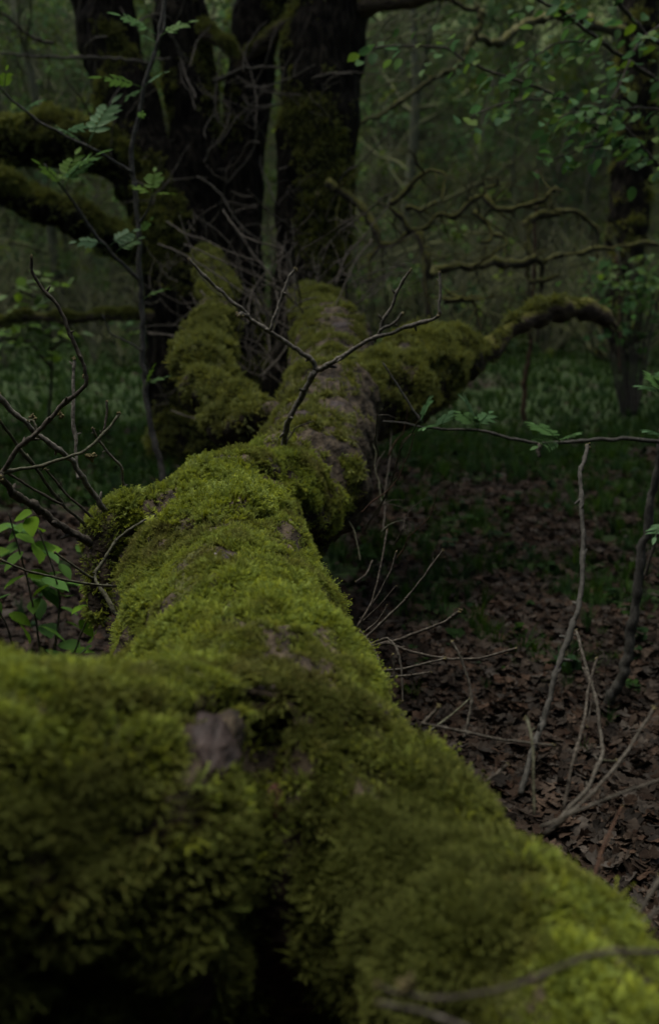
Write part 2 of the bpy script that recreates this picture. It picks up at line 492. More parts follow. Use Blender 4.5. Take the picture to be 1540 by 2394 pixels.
a = me.attributes.new('far', 'FLOAT', 'POINT'); a.data.foreach_set('value', sstep(14, 22, np.hypot(GV[:, 0], GV[:, 1] - 4)).astype(np.float32))
ground = link('ground', me); ground['kind'] = 'structure'
tag(ground, 'leaf-strewn forest floor rising into a wooded slope', None)

# ------------------------------------------------------------------ moss sprigs (instance sources)
def moss_src(name, mb, mat):
    me = mb.mesh(name, mat, False); V = np.concatenate(mb.V); r_ = np.linalg.norm(V, axis=1)
    a = me.attributes.new('tip', 'FLOAT', 'POINT'); a.data.foreach_set('value', sstep(.25, .95, r_).astype(np.float32))
    return source(name, me)


def moss_tuft(seed, nspr, leaf, spread, curl, wide):
    r = np.random.default_rng(seed); mb = MB()
    for s in range(nspr):
        a = r.random() * 6.283; k = spread * math.sqrt(r.random())
        side = np.array([0, math.cos(a), math.sin(a)])
        base = side * .28 * r.random() + np.array([-.12, 0, 0])
        L = .75 + .5 * r.random(); d = unit(np.array([1, 0, 0]) + side * k)
        pts = [base]; n = 5
        for i in range(n):
            d = unit(d + side * curl / n + r.normal(0, .12, 3)); pts.append(pts[-1] + d * L / n)
        pts = np.array(pts); t = unit(np.gradient(pts, axis=0)); b = unit(np.cross(t, r.normal(size=3)))
        c = np.cross(t, b)
        w = wide * np.array([.7, 1, 1, .9, .7, .1])[:, None]
        V = np.vstack([pts + b * w, pts - b * w]); m_ = n + 1
        Q = [[i, i + 1, m_ + i + 1, m_ + i] for i in range(n)]
        mb.add(V, Q)
        LV, LT = [], []
        for i in range(1, n + 1):
            for sg in (1, -1):
                for ax in (b, c):
                    q = pts[i] - t[i] * .04; o = len(LV)
                    tip = q + (ax[i] * sg * .75 + t[i] * .8) * leaf * (1.1 - .12 * i) * (.7 + .6 * r.random())
                    LV += [q + t[i] * .09, q - t[i] * .07, tip]; LT.append([o, o + 1, o + 2])
        mb.add(LV, None, LT)
    return mb
MOSS = [moss_src('moss_sprig', moss_tuft(s, 6, .30, .95, .6, .075), M['moss']) for s in range(4)]
STAR = [moss_src('cushion_sprig', moss_tuft(20 + s, 6, .36, .6, .2, .09), M['moss_star']) for s in range(3)]
HANG = [moss_src('hanging_sprig', moss_tuft(40 + s, 9, .10, .6, .8, .015), M['moss']) for s in range(3)]
BRWN_SHADE = [moss_src('brown_shade_sprig', moss_tuft(80 + s, 8, .18, .9, .8, .028), M['moss_brown_shade']) for s in range(3)]
OLDM = [moss_src('limb_moss_sprig', moss_tuft(60 + s, 8, .3, 1., .7, .06), M['moss_old']) for s in range(3)]

# ------------------------------------------------------------------ the fallen trunk
fallen = thing('fallen_tree', 'moss-covered fallen trunk reaching back to the standing oak', 'fallen tree', (-.3, 2.2, 0))
main = [(P(600, 1830, 1.38), .215), (P(555, 1575, 1.77), .212), (P(525, 1385, 2.2), .205), (P(548, 1275, 2.7), .19), (P(640, 1200, 3.05), .175),
        (P(722, 1130, 3.4), .20), (P(775, 960, 4.2), .205), (P(775, 810, 5.0), .19), (P(752, 750, 5.6), .16), (P(730, 715, 6.4), .13), (P(715, 700, 7.2), .12)]
near_left = [(P(560, 1860, 1.36), .185), (P(300, 1950, 1.16), .185), (P(-150, 1955, 1.03), .178), (np.array([-1.0, .74, .72]), .15), (np.array([-1.7, .6, .22]), .14), (np.array([-2.05, .52, -.1]), .13)]
near_right = [(P(700, 1870, 1.38), .165), (P(965, 2105, 1.2), .135), (P(1235, 2365, 1.02), .12), (P(1570, 2740, .88), .12), (np.array([.8, .55, .3]), .15), (np.array([1.25, .5, -.1]), .14)]
belly = [(P(620, 1900, 1.52), .22), (P(560, 2380, 1.52), .20), (np.array([-.2, 1.3, .1]), .22), (np.array([-.25, 1.32, -.15]), .22)]
belly2 = [(P(480, 2150, 1.38), .18), (P(150, 2290, 1.22), .17), (P(-200, 2380, 1.12), .16)]
knob = [(P(350, 1230, 2.45), .06), (P(272, 1215, 2.45), .042), (P(236, 1260, 2.42), .036), (P(226, 1340, 2.40), .030), (P(240, 1425, 2.38), .026)]
knee = [(P(655, 1120, 3.0), .10), (P(650, 1085, 3.02), .055)]
crest = [(P(430, 1215, 2.55), .12), (P(560, 1165, 2.75), .13), (P(640, 1130, 2.9), .10)]
crack = [(P(610, 1700, 1.2), .03), (P(645, 1850, 1.12), .06), (P(670, 2050, 1.08), .08), (P(660, 2250, 1.06), .09), (P(680, 2700, 1.0), .11)]
hollow = [(P(272, 1290, 2.3), .035), (P(268, 1340, 2.26), .046), (P(270, 1400, 2.24), .04)]
LV_, LQ_ = sdf_mesh([main, near_left, near_right, belly, belly2, knob, knee, crest], .0125, .055, [crack, hollow])
N_ = vnormals(LV_, LQ_)
disp = (fbm(LV_ * 5, 31, 3) - .5) * .05 + (fbm(LV_ * 11, 35, 2) - .5) * .035 + (fbm(LV_ * 24, 37, 3) - .5) * .026
# transverse rolls of moss and bark along the far half
arc = LV_[:, 1]
disp = disp + np.where(arc > 2.9, .012 * np.sin(arc * 21 + 5 * vnoise(LV_ * 3, 5)), 0)
qx, qy, qd = project(LV_); facing = ((CAM - LV_) * N_).sum(1) > -.02


def seg_px(pts):
    best = np.full(len(LV_), 1e9)
    for (ax_, ay_), (bx_, by_) in zip(pts[:-1], pts[1:]):
        t = np.clip(((qx - ax_) * (bx_ - ax_) + (qy - ay_) * (by_ - ay_)) / ((bx_ - ax_) ** 2 + (by_ - ay_) ** 2), 0, 1)
        best = np.minimum(best, np.hypot(qx - ax_ - t * (bx_ - ax_), qy - ay_ - t * (by_ - ay_)))
    return best


groove = np.zeros(len(LV_))
for pts, w_, am, dlo, dhi in [([(390, 1250), (470, 1226), (560, 1224), (650, 1196)], 9, .030, 2., 3.0), ([(480, 1398), (540, 1376), (600, 1364)], 10, .032, 1.7, 2.5), ([(470, 1312), (530, 1296), (590, 1300)], 9, .018, 1.8, 2.7),
                              ([(410, 1668), (520, 1642), (650, 1632)], 13, .030, 1., 1.9), ([(300, 1465), (262, 1550)], 16, .035, 1.4, 2.4), ([(650, 1690), (635, 1800)], 26, .035, .9, 1.8), ([(780, 1420), (860, 1540)], 13, .02, 1.2, 2.2),
                              ([(600, 1085), (690, 1125), (722, 1215), (770, 1330)], 15, .05, 2.6, 3.7), ([(250, 1690), (360, 1680)], 14, .02, .8, 1.8), ([(780, 1740), (900, 1820)], 18, .02, .8, 1.8), ([(600, 1460), (720, 1480)], 10, .012, 1.4, 2.3)]:
    e = seg_px(pts) + (vnoise(LV_ * 22, 13) - .5) * w_ * 1.6
    gq_ = np.exp(-(np.clip(e, 0, None) / w_) ** 2) * ((qd > dlo) & (qd < dhi) & facing)
    disp = disp - am * gq_; groove = np.maximum(groove, gq_)
LV_ = LV_ + N_ * disp[:, None]; N_ = vnormals(LV_, LQ_)
qx, qy, qd = project(LV_)
facing = ((CAM - LV_) * N_).sum(1) > 0
bare = np.zeros(len(LV_))
for (bx, by, rx, ry, st) in [(505, 1740, 72, 85, 1), (625, 1790, 95, 120, .85), (570, 1645, 150, 24, .9), (430, 1700, 60, 20, .7), (700, 1690, 50, 60, .6), (330, 1640, 50, 12, .7), (820, 1690, 40, 30, .6), (600, 1628, 60, 26, 1), (640, 1900, 60, 150, .8), (520, 1298, 42, 20, 1), (595, 1306, 40, 9, .8), (612, 1125, 22, 9, 1),
                             (900, 1680, 50, 60, .8), (790, 945, 45, 22, 1), (715, 965, 30, 12, .8), (800, 757, 32, 16, 1), (770, 1030, 45, 40, .7), (780, 1120, 50, 60, .55), (800, 1200, 50, 90, .5),
                             (430, 1650, 60, 14, .6), (310, 1580, 40, 18, .55), (450, 1228, 40, 8, .8), (620, 1200, 50, 8, .7), (520, 1378, 35, 12, .7), (660, 2180, 75, 330, 1), (450, 2330, 120, 60, .5), (300, 1460, 25, 60, .6)]:
    e = np.hypot((qx - bx) / rx, (qy - by) / ry)
    sel = facing & (e < 1.6) & (qd > .5)
    if not sel.any(): continue
    dmin = np.percentile(qd[sel], 20)
    bare = np.maximum(bare, np.where(facing & (qd < dmin + .35), st * sstep(1.25, .8, e + (vnoise(LV_ * 40, 3) - .5) * .6), 0))
nzv = N_[:, 2]
moss = sstep(-.75, -.15, nzv + (fbm(LV_ * 6, 41, 3) - .5) * .9)
moss *= 1 - .85 * sstep(.545, .63, fbm(LV_ * np.array([7, 9, 7]), 47, 4))         # worn gaps
moss *= 1 - .9 * sstep(.57, .65, fbm(LV_ * 26, 49, 2))
moss *= 1 - .85 * sstep(.45, .85, groove)
moss *= np.where(np.linalg.norm(LV_ - CAM, axis=1) > 3.25, (1 - .9 * sstep(.53, .62, fbm(LV_ * np.array([5, 4, 9]), 43, 3) - .06 * nzv)) * sstep(.55, .1, N_[:, 0] - nzv * .35), 1)
moss *= np.where(LV_[:, 1] > 3.2, sstep(-.5, .35, nzv + .25 * (N_[:, 0] < 0)), 1)
moss = np.clip(moss - bare, 0, 1) * np.where((qx < 300) & (qy > 1190) & (qy < 1440) & (qd > 2.), .45, 1)
me = mesh_from('trunk', LV_, LQ_, True, M['log'])
a = me.attributes.new('moss', 'FLOAT', 'POINT'); a.data.foreach_set('value', moss.astype(np.float32))
trunk = link('trunk', me, fallen)


def mossy(name, V, Q, w, n, src, size, parent, droop=.25, lift=0.):
    p, nr, f = sample_quads(V, Q, n, w)
    sz = size[0] + (size[1] - size[0]) * rng.random(n) ** 1.5
    clump = sstep(.25, .75, fbm(p * 12, 77, 3))
    sz = sz * (.35 + 1.25 * clump)
    # sprigs lean out on top and hang on the flanks
    dirn = unit(nr + rng.normal(0, .28, (n, 3)) + np.array([0, 0, -1.]) * (droop * (1 - np.clip(nr[:, 2:3], 0, 1))) * 2)
    return scatter(name, p + nr * lift, dirn, sz, src, parent)


d_ = np.linalg.norm(LV_ - CAM, axis=1)
inview = .25 + .75 * ((qx > -250) & (qx < 1800) & (qy > 500) & (qy < 2700) & (qd > 0))
starz = sstep(1.3, .7, np.hypot((qx - 470) / 190, (qy - 1150) / 70)) * (qd < 3.05)
midw = moss * (d_ < 3.3) * inview * (1 - .8 * starz) * np.where((d_ < 1.7) & (nzv < .35), .12 + sstep(.42, .56, fbm(LV_ * np.array([11, 11, 5]), 29, 2)), 1)
nearz = sstep(1.75, 1.35, d_)
brown_shadez = np.maximum(sstep(1.25, .6, np.hypot((qx - 860) / 340, (qy - 2120) / 340)), sstep(1.3, .5, np.hypot((qx - 230) / 480, (qy - 2130) / 330))) * (qd < 1.8) * facing  # brown moss zone that also puts the near front's shade into colour
brown_shadez = np.clip(brown_shadez * (.35 + 1.3 * fbm(LV_ * 9, 87, 3)), 0, .96)
brown_shadez = np.maximum(brown_shadez, .6 * sstep(1.2, .6, np.hypot((qx - 640) / 260, (qy - 1680) / 70)) * (qd < 1.8) * facing)
mossy('brown_moss_shade', LV_, LQ_, moss * brown_shadez * inview, 24000, BRWN_SHADE, (.010, .022), trunk, .7)  # brown sprigs, darker than their own tint to paint the front's shade
mossy('moss', LV_, LQ_, midw * (1 - nearz), 58000, MOSS, (.008, .0155), trunk, .25)
mossy('moss', LV_, LQ_, midw * nearz * (1 - brown_shadez) * (.15 + .85 * sstep(-.1, .5, nzv)), 30000, MOSS, (.008, .016), trunk, .4)
flank = moss * (d_ < 2.2) * inview * sstep(.6, .1, nzv) * (.05 + sstep(.44, .56, fbm(LV_ * np.array([13, 13, 5]), 19, 2)))
mossy('hanging_moss', LV_, LQ_, flank * (1 - .8 * brown_shadez), 24000, HANG, (.010, .025), trunk, .7)
mossy('cushion_moss', LV_, LQ_, moss * starz, 3800, STAR, (.014, .026), trunk, .1)
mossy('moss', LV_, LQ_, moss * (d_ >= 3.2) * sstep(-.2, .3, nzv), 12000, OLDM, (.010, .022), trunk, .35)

# limbs of the fallen tree
def limb(name, chain, parent, mat, h=.022, amp=.04, mossn=9000, mossrange=(-.25, .35), sz=(.014, .03), src=OLDM, label=None, rolls=0):
    V, Q = sdf_mesh([chain] if not isinstance(chain[0], list) else chain, h, .05)
    N = vnormals(V, Q)
    V = V + N * (((fbm(V * 6, 51, 3) - .5) * amp + (fbm(V * 18, 53, 2) - .5) * amp * .6 + rolls * np.sin(V[:, 1] * 20 + V[:, 2] * 14 + 6 * vnoise(V * 3, 8))))[:, None]
    N = vnormals(V, Q)
    w = sstep(*mossrange, N[:, 2] + (fbm(V * 5, 57, 3) - .5) * 1.1) * (1 - .85 * sstep(.52, .61, fbm(V * np.array([6, 6, 10]), 59, 3)))
    me = mesh_from(name, V, Q, True, mat)
    a = me.attributes.new('moss', 'FLOAT', 'POINT'); a.data.foreach_set('value', w.astype(np.float32))
    o = link(name, me, parent)
    if label: o['label'] = label
    if mossn: mossy('moss', V, Q, w + .02, mossn, src, sz, o, .35)
    return o, V, Q, N


limb('limb', [(P(720, 985, 4.05), .11), (P(610, 1000, 4.05), .11), (P(550, 985, 4.15), .11), (P(485, 905, 4.4), .11), (P(468, 842, 4.7), .115), (P(498, 768, 5.2), .09), (P(508, 690, 5.8), .095), (P(497, 630, 6.4), .09), (P(480, 600, 6.9), .07)],
     fallen, M['log'], amp=.07, mossn=6500, rolls=.018, src=OLDM, mossrange=(-.1, .45), label='mossy limb bending back towards the oak stems')
limb('limb', [(P(840, 950, 4.3), .16), (P(910, 920, 4.45), .195), (P(985, 868, 4.7), .19), (P(1055, 835, 4.95), .15), (P(1085, 828, 5.05), .11)],
     fallen, M['log'], amp=.08, mossn=6500, src=OLDM, mossrange=(-.15, .4), label='stout mossy limb broken off short')
limb('dead_branch', [(P(1040, 905, 4.9), .06), (P(1095, 860, 5.0), .055), (P(1150, 808, 5.1), .05), (P(1210, 756, 5.2), .052), (P(1260, 733, 5.25), .06), (P(1310, 720, 5.3), .055), (P(1370, 722, 5.4), .05), (P(1412, 742, 5.45), .04), (P(1440, 768, 5.5), .018)],
     fallen, M['dead'], h=.016, amp=.05, mossn=350, mossrange=(.45, .9), label='bare arching dead branch with a splintered end')
mb = MB()
for k in range(5):
    tube(mb, catmull([P(1395 + k * 4, 735 + k * 5, 5.44), P(1425 + k * 2, 758 + k * 4, 5.47), P(1446 - k * 5, 778 + k * 6 - (k % 2) * 8, 5.5)], 3), np.linspace(.018, .003, 7), 5, .4, k)
mb.build('splinter', M['dead'], fallen)

# bark plates and chips left on the mossy trunk
def hit(px, py, rad=14):
    s = facing & (np.hypot(qx - px, qy - py) < rad)
    while not s.any(): rad *= 1.5; s = facing & (qd > 0) & (np.hypot(qx - px, qy - py) < rad)
    k = qd[s] < qd[s].min() + .12
    return LV_[s][k].mean(0), unit(N_[s][k].mean(0))


def plate(name, px, py, L, W, ang, mat, seed, th=.006):
    c0, nn = hit(px, py); r = np.random.default_rng(seed)
    tdir = unit(np.cross(nn, [0, 0, 1.]) + 1e-6); s = np.cross(nn, tdir); ca, sa = math.cos(ang), math.sin(ang)
    e1, e2 = tdir * ca + s * sa, -tdir * sa + s * ca
    n = 15; th_ = np.linspace(0, 6.283, n, endpoint=False); rr = .86 + .22 * r.random(n)
    rim = np.stack([np.cos(th_) * rr * L, np.sin(th_) * rr * W], 1)
    def ring(sc, hgt): return c0 + (rim[:, :1] * sc) * e1 + (rim[:, 1:] * sc) * e2 + nn * (hgt + .0012 * r.normal(size=(n, 1)) - ((rim[:, :1] * sc) ** 2 + (rim[:, 1:] * sc) ** 2) * 2.0)
    V = np.vstack([ring(1.0, -.004), ring(.93, th * .5), ring(.5, .001 + th * .5), [c0 + nn * (.0015 + th * .5)]])
    j = np.arange(n); k = (j + 1) % n
    Q = np.vstack([np.stack([j + a_, k + a_, k + a_ + n, j + a_ + n], 1) for a_ in (0, n)])
    T = np.stack([j + 2 * n, k + 2 * n, np.full(n, 3 * n)], 1)
    mbx = MB(); mbx.add(V, Q, T); return mbx.build(name, mat, trunk, True)


plate('bark_plate', 505, 1745, .05, .028, 1.2, M['plate'], 1); plate('bark_plate', 600, 1628, .036, .014, 0, M['plate'], 2)
plate('bark_plate', 535, 1296, .035, .018, .1, M['plate'], 3); plate('bark_plate', 598, 1307, .032, .008, 0, M['plate'], 4)
plate('bark_plate', 790, 945, .07, .035, .8, M['plate'], 5); plate('bark_plate', 800, 757, .06, .035, .4, M['plate'], 6)
plate('bark_plate', 900, 1660, .03, .022, .9, M['plate'], 7); plate('bark_plate', 712, 965, .05, .018, .2, M['plate'], 8)
plate('bark_chip', 508, 1301, .014, .006, .5, M['chip'], 9, .008).data.name = 'bark_chip'
plate('bark_chip', 608, 1124, .02, .006, .2, M['chip'], 10); plate('bark_chip', 1076, 1770, .010, .006, .9, M['chip'], 11)
plate('rotten_wood', 640, 1880, .028, .02, 1.2, M['rot'], 12); plate('rotten_wood', 600, 1960, .022, .016, .6, M['rot'], 13)
plate('rotten_wood', 655, 1780, .022, .012, .3, M['rot'], 14)

# ------------------------------------------------------------------ twigs
def bud_mesh(seed, name, n=7):
    r = np.random.default_rng(seed); mb = MB()
    for k in range(n):
        c0 = r.normal(0, .35, 3) * (k > 0); d = unit(r.normal(size=3) + np.array([1.2, 0, 0])); L = .55 + .3 * r.random()
        tube(mb, [c0 - d * L * .7, c0 - d * L * .2, c0 + d * L * .3, c0 + d * L * .8], np.array([.16, .36, .28, .06]) * (.8 + .5 * r.random()), 6)
    return mb.mesh(name, M['bud'])
BUDS = [bud_mesh(s, 'bud') for s in range(3)]
GALL = bud_mesh(9, 'gall', 16)


def bud(parent, p, d, size, me=None, name='bud'):
    o = link(name, me or BUDS[rng.integers(0, 3)], parent); o.location = Vector(p)
    dd = unit(d)[None]; o.rotation_euler = tuple(euler_to(dd, np.array([rng.random() * 6]))[0]); o.scale = (size,) * 3
    return o


def twig(pts, d0, d1, r0, r1, parent, mat='twig', name='twig', knob_=.35, tip=True, seed=None, sides=7, wig=1.0, side=True):
    """pts in picture pixels, d metres, r pixels: a knobbly tapering shoot."""
    seed = rng.integers(0, 9999) if seed is None else seed
    n = len(pts); ds = np.linspace(d0, d1, n)
    c = np.array([P(x, y, d) for (x, y), d in zip(pts, ds)])
    lin = np.vstack([c[i] + (c[i + 1] - c[i]) * np.linspace(0, 1, 8, endpoint=False)[:, None] for i in range(n - 1)] + [c[-1:]])
    c = catmull(c, 8) * .4 + lin * .6; m_ = len(c); t = np.linspace(0, 1, m_)
    dd = np.linspace(d0, d1, m_)
    rad = (r0 + (r1 - r0) * t) * dd / F * (.64 if name == 'twig' else 1.)
    c = c + (np.stack([vnoise(c * 28 + 11 * k, seed + k) + .45 * vnoise(c * 75 + 7 * k, seed + k) for k in range(3)], 1) - .72) * 2.2 * rad[:, None] * wig
    node = vnoise(np.stack([t * m_ * .45, t * 0, t * 0 + seed], 1), seed)
    rad = rad * (1 + knob_ * 2 * np.clip(node - .6, 0, 1) / .4 * .6)
    mb = MB(); tube(mb, c, rad, sides, .25, seed, True, 160)
    r = np.random.default_rng(seed)
    if side:                                         # short spurs at the nodes
        for i in np.flatnonzero((node[1:-1] > node[:-2]) & (node[1:-1] > node[2:]) & (node[1:-1] > .66)) + 1:
            dirn = unit(r.normal(size=3) + (c[min(i + 1, m_ - 1)] - c[i - 1]) / np.linalg.norm(c[min(i + 1, m_ - 1)] - c[i - 1]) * .8)
            L = rad[i] * (2.0 + 2 * r.random())
            tube(mb, [c[i], c[i] + dirn * L * .6, c[i] + dirn * L], [rad[i] * .6, rad[i] * .5, rad[i] * .3], 5)
    o = mb.build(name, M[mat], parent)
    if tip: bud(o, c[-1], c[-1] - c[-3], max(rad[-1] * 1.7, .0022))
    return o


T = lambda s: [tuple(float(v) for v in q.split(',')) for q in s.split()]
# left shoots growing from the mossy knob
LT = [("210,1272 165,1239 110,1204 60,1174 30,1154 2,1112", 2.36, 2.1, 13, 11, 'twig'),
      ("2,1112 45,1044 85,1011 140,954 200,899 197,859 170,799 150,744 120,699 75,634 74,599", 2.1, 2.0, 8, 5, 'twig'),
      ("272,1212 245,1189 215,1149 200,1129 172,1079 135,1049 90,1014 45,979 -10,922", 2.42, 2.2, 10, 8, 'twig_pale'),
      ("5,1106 55,1096 130,1079 190,1059 220,1034 250,1004 280,966", 2.1, 2.2, 6, 4.5, 'twig_green'),
      ("185,1120 180,1079 172,979 170,904 172,840", 2.4, 2.45, 5.5, 5, 'twig_pale'),
      ("297,1200 287,1129 285,1094 255,1059 230,1030 216,1000", 2.5, 2.4, 5, 3.5, 'twig_pale'),
      ("230,1034 243,1000 249,960 251,938", 2.4, 2.4, 4, 3.5, 'twig'),
      ("227,1256 145,1174 95,1109 40,1039 0,984", 2.4, 2.2, 6, 5, 'twig_green'),
      ("145,1179 75,1144 25,1109 5,1100", 2.3, 2.15, 4, 4, 'twig'),
      ("252,1246 210,1204 155,1154 120,1114 108,1096", 2.4, 2.3, 4.5, 3.5, 'twig'),
      ("292,1376 215,1366 135,1354 60,1334 0,1309", 2.15, 2.0, 4.5, 3.5, 'twig_green'),
      ("284,1452 250,1399 225,1359 225,1341 250,1299 270,1264 320,1226 368,1202", 2.15, 2.3, 6, 4, 'twig_green'),
      ("220,1354 175,1324 130,1292", 2.1, 2.05, 4, 3.5, 'twig_green'),
      ("90,1012 78,985 66,985", 2.15, 2.15, 5, 4, 'twig_green')]
lt = [twig(T(s), d0, d1, r0 * 1.12, r1 * 1.12, fallen, 'shoot' if mt == 'twig_pale' else mt, wig=.7) for s, d0, d1, r0, r1, mt in LT]
bud(lt[3], P(213, 1067, 2.16), (0, -1, 0), .0115, GALL, 'gall')
for q in ((75, 975, 2.17), (138, 968, 2.1), (199, 880, 2.07)): bud(lt[2], P(*q), (0, 0, 1), .010)
# forked shoot in the middle
ym = twig(T("645,1086 660,1045 675,999 700,939 740,866"), 2.98, 2.8, 6.5, 6.5, fallen, 'shoot', 'shoot', tip=False)
ym['label'] = 'forked pale shoot rising from the crest of moss'
for s, d0, d1, r0, r1 in [("740,866 720,834 675,804 625,771 585,744 560,719 510,679 475,644 442,606", 2.8, 2.7, 7, 4),
                          ("738,868 770,849 820,819 875,786 945,769 1010,744 1030,734", 2.8, 2.7, 7, 4.5),
                          ("632,773 645,734 660,689 675,644 690,628", 2.75, 2.75, 4.5, 3.5),
                          ("1027,732 1027,679 1026,636", 2.7, 2.7, 4, 3.5),
                          ("880,783 905,734 925,694 945,649 960,629", 2.75, 2.7, 5, 3.5),
                          ("888,776 920,754 940,729", 2.75, 2.72, 4.5, 4),
                          ("584,744 570,738 560,742", 2.75, 2.73, 7, 7)]:
    twig(T(s), d0, d1, r0 * .85, r1 * .8, fallen, 'shoot', 'shoot')
twig(T("640,1090 660,1050 690,1000 734,985"), 2.95, 2.9, 3, 2, fallen, 'twig')
# right flank
RT = [("842,1504 895,1454 945,1404 990,1349 1035,1286", 1.95, 1.9, 5, 3.5, 'twig_pale'), ("835,1469 870,1404 890,1324 905,1239", 2.0, 2.05, 4.5, 3, 'twig'),
      ("860,1429 890,1379 915,1329 927,1289", 2.05, 2.05, 3.5, 3, 'twig'), ("835,1462 885,1419 925,1371", 2.05, 2.0, 3, 2.5, 'twig'),
      ("838,1490 880,1455 900,1425 903,1415", 2.0, 2.0, 3, 2.5, 'twig'),
      ("848,1516 920,1499 980,1479 1040,1454 1076,1428", 1.9, 1.85, 6, 4.5, 'twig'), ("905,1504 960,1524 1010,1536 1050,1541 1120,1539 1170,1526 1206,1515", 1.88, 1.8, 5, 4.5, 'twig'),
      ("890,1569 945,1564 995,1551 1040,1541", 1.8, 1.8, 4.5, 4, 'twig_pale'), ("895,1582 955,1581 1006,1571", 1.75, 1.75, 4, 3.5, 'twig'),
      ("845,1510 870,1504 905,1494 925,1514 937,1559 942,1640", 1.85, 1.75, 4.5, 4, 'twig_pale'), ("838,1472 862,1500 880,1530 888,1556", 1.85, 1.8, 4, 3, 'twig'),
      ("1085,1727 1095,1684 1102,1634 1095,1589 1075,1534 1056,1501", 1.65, 1.7, 6, 4.5, 'twig_pale'), ("1000,1712 1060,1669 1098,1634", 1.55, 1.65, 4, 3, 'twig_green'),
      ("920,1596 921,1560 919,1530", 1.75, 1.75, 4, 4, 'twig'), ("985,1691 1095,1713 1170,1730 1296,1743", 1.5, 1.5, 5, 4.5, 'twig_pale'),
      ("982,1700 1005,1675 1026,1650", 1.5, 1.5, 7, 6, 'twig'), ("1135,1828 1165,1808 1186,1788", 1.4, 1.42, 5, 5, 'twig'),
      ("1215,1860 1230,1798 1255,1728 1270,1684 1295,1589 1315,1524 1340,1459 1355,1409 1360,1349 1362,1284 1362,1209 1357,1154 1355,1104 1365,1079 1372,1041", 1.5, 1.85, 11, 7, 'sapling'),
      ("1295,1935 1335,1883 1370,1848 1390,1808 1410,1763 1407,1728 1405,1709 1395,1644 1380,1594 1370,1559 1357,1509 1347,1474", 1.35, 1.75, 8.5, 5, 'twig_pale'),
      ("1318,1893 1340,1778 1355,1724 1365,1674 1375,1609 1396,1540", 1.4, 1.6, 6, 5, 'twig'), ("1248,1905 1247,1788 1242,1718 1230,1678", 1.32, 1.4, 5, 5, 'twig_green'),
      ("1272,1950 1360,1878 1420,1818 1470,1753 1530,1655", 1.25, 1.4, 6.5, 6, 'twig_pale'), ("1262,1934 1370,1890 1470,1848 1545,1824", 1.25, 1.3, 6, 5.5, 'twig_pale'),
      ("1385,2060 1420,1953 1455,1885", 1.2, 1.3, 5, 4.5, 'red_stem'), ("1480,2155 1545,2050", 1.1, 1.15, 8, 7, 'twig_pale'), ("1500,2160 1560,2110", 1.1, 1.15, 9, 8, 'twig_pale'),
      ("870,1310 855,1345 830,1360", 2.9, 2.8, 3, 2.5, 'twig'), ("1405,1778 1430,1780 1442,1779", 1.55, 1.5, 4.5, 4, 'twig_green'), ("1362,1560 1385,1620 1372,1700", 1.6, 1.55, 3, 2, 'twig')]
for s, d0, d1, r0, r1, mt in RT: twig(T(s), d0, d1, r0, r1, fallen, mt, wig=.5)
# blurred shoot close to the lens
twig(T("1600,2240 1540,2228 1445,2226 1370,2238 1295,2268 1220,2300 1145,2323 1045,2338 935,2328 880,2306"), .74, .72, 10, 8, fallen, 'twig', wig=.5, side=False)
twig(T("1110,2410 970,2363 880,2343"), .70, .72, 10, 8, fallen, 'twig_pale', wig=.5, side=False)
bud(fallen.children[-1], P(950, 2300, .72), (1, 0, -.4), .008)
# fine twigs on the far trunk and brush between the oak stems
def brush(n, area, d, L, parent, seed, mat=('twig', 'twig_pale'), r=(2.9, 1.4), ang=(-2.6, -.5)):
    g = np.random.default_rng(seed)
    for k in range(n):
        x, y = area[0] + g.random() * (area[2] - area[0]), area[1] + g.random() * (area[3] - area[1])
        a_ = ang[0] + g.random() * (ang[1] - ang[0]); l = L[0] + g.random() * (L[1] - L[0]); z = d[0] + g.random() * (d[1] - d[0])
        pts = [(x, y)]; dd = z; st = 6
        for i in range(st):
            a_ += g.normal(0, .28); pts.append((pts[-1][0] + math.cos(a_) * l / st, pts[-1][1] + math.sin(a_) * l / st))
        dz = g.normal(0, .5)
        sc = .6 + .7 * g.random()
        o = twig(pts, z, max(z + dz, 2.6), r[0] * sc, r[1] * sc, parent, mat[g.integers(0, len(mat))], tip=False, sides=5, wig=.7, side=False)
        for q in range(g.integers(0, 3)):
            i = g.integers(2, st); b_ = a_ + g.choice([-1, 1]) * (.5 + .5 * g.random()); ll = l * .4
            p0 = pts[i]; dz_ = z + dz * i / st
            twig([p0, (p0[0] + math.cos(b_) * ll * .5, p0[1] + math.sin(b_) * ll * .5), (p0[0] + math.cos(b_ + .2) * ll, p0[1] + math.sin(b_ + .2) * ll)], dz_, dz_ + .1, r[1] * sc, r[1] * sc * .6, parent, mat[0], tip=False, sides=4, side=False)
brush(40, (540, 720, 720, 960), (4.6, 5.8), (120, 320), fallen, 3, ang=(-2.7, -.9))
brush(26, (680, 640, 860, 760), (5.4, 6.4), (110, 260), fallen, 4, ang=(-2.6, -.5))
brush(12, (840, 1050, 940, 1330), (2.8, 3.6), (80, 260), fallen, 5, mat=('twig', 'twig_green', 'red_stem'), r=(2.6, 1.4), ang=(-1.5, -.6))
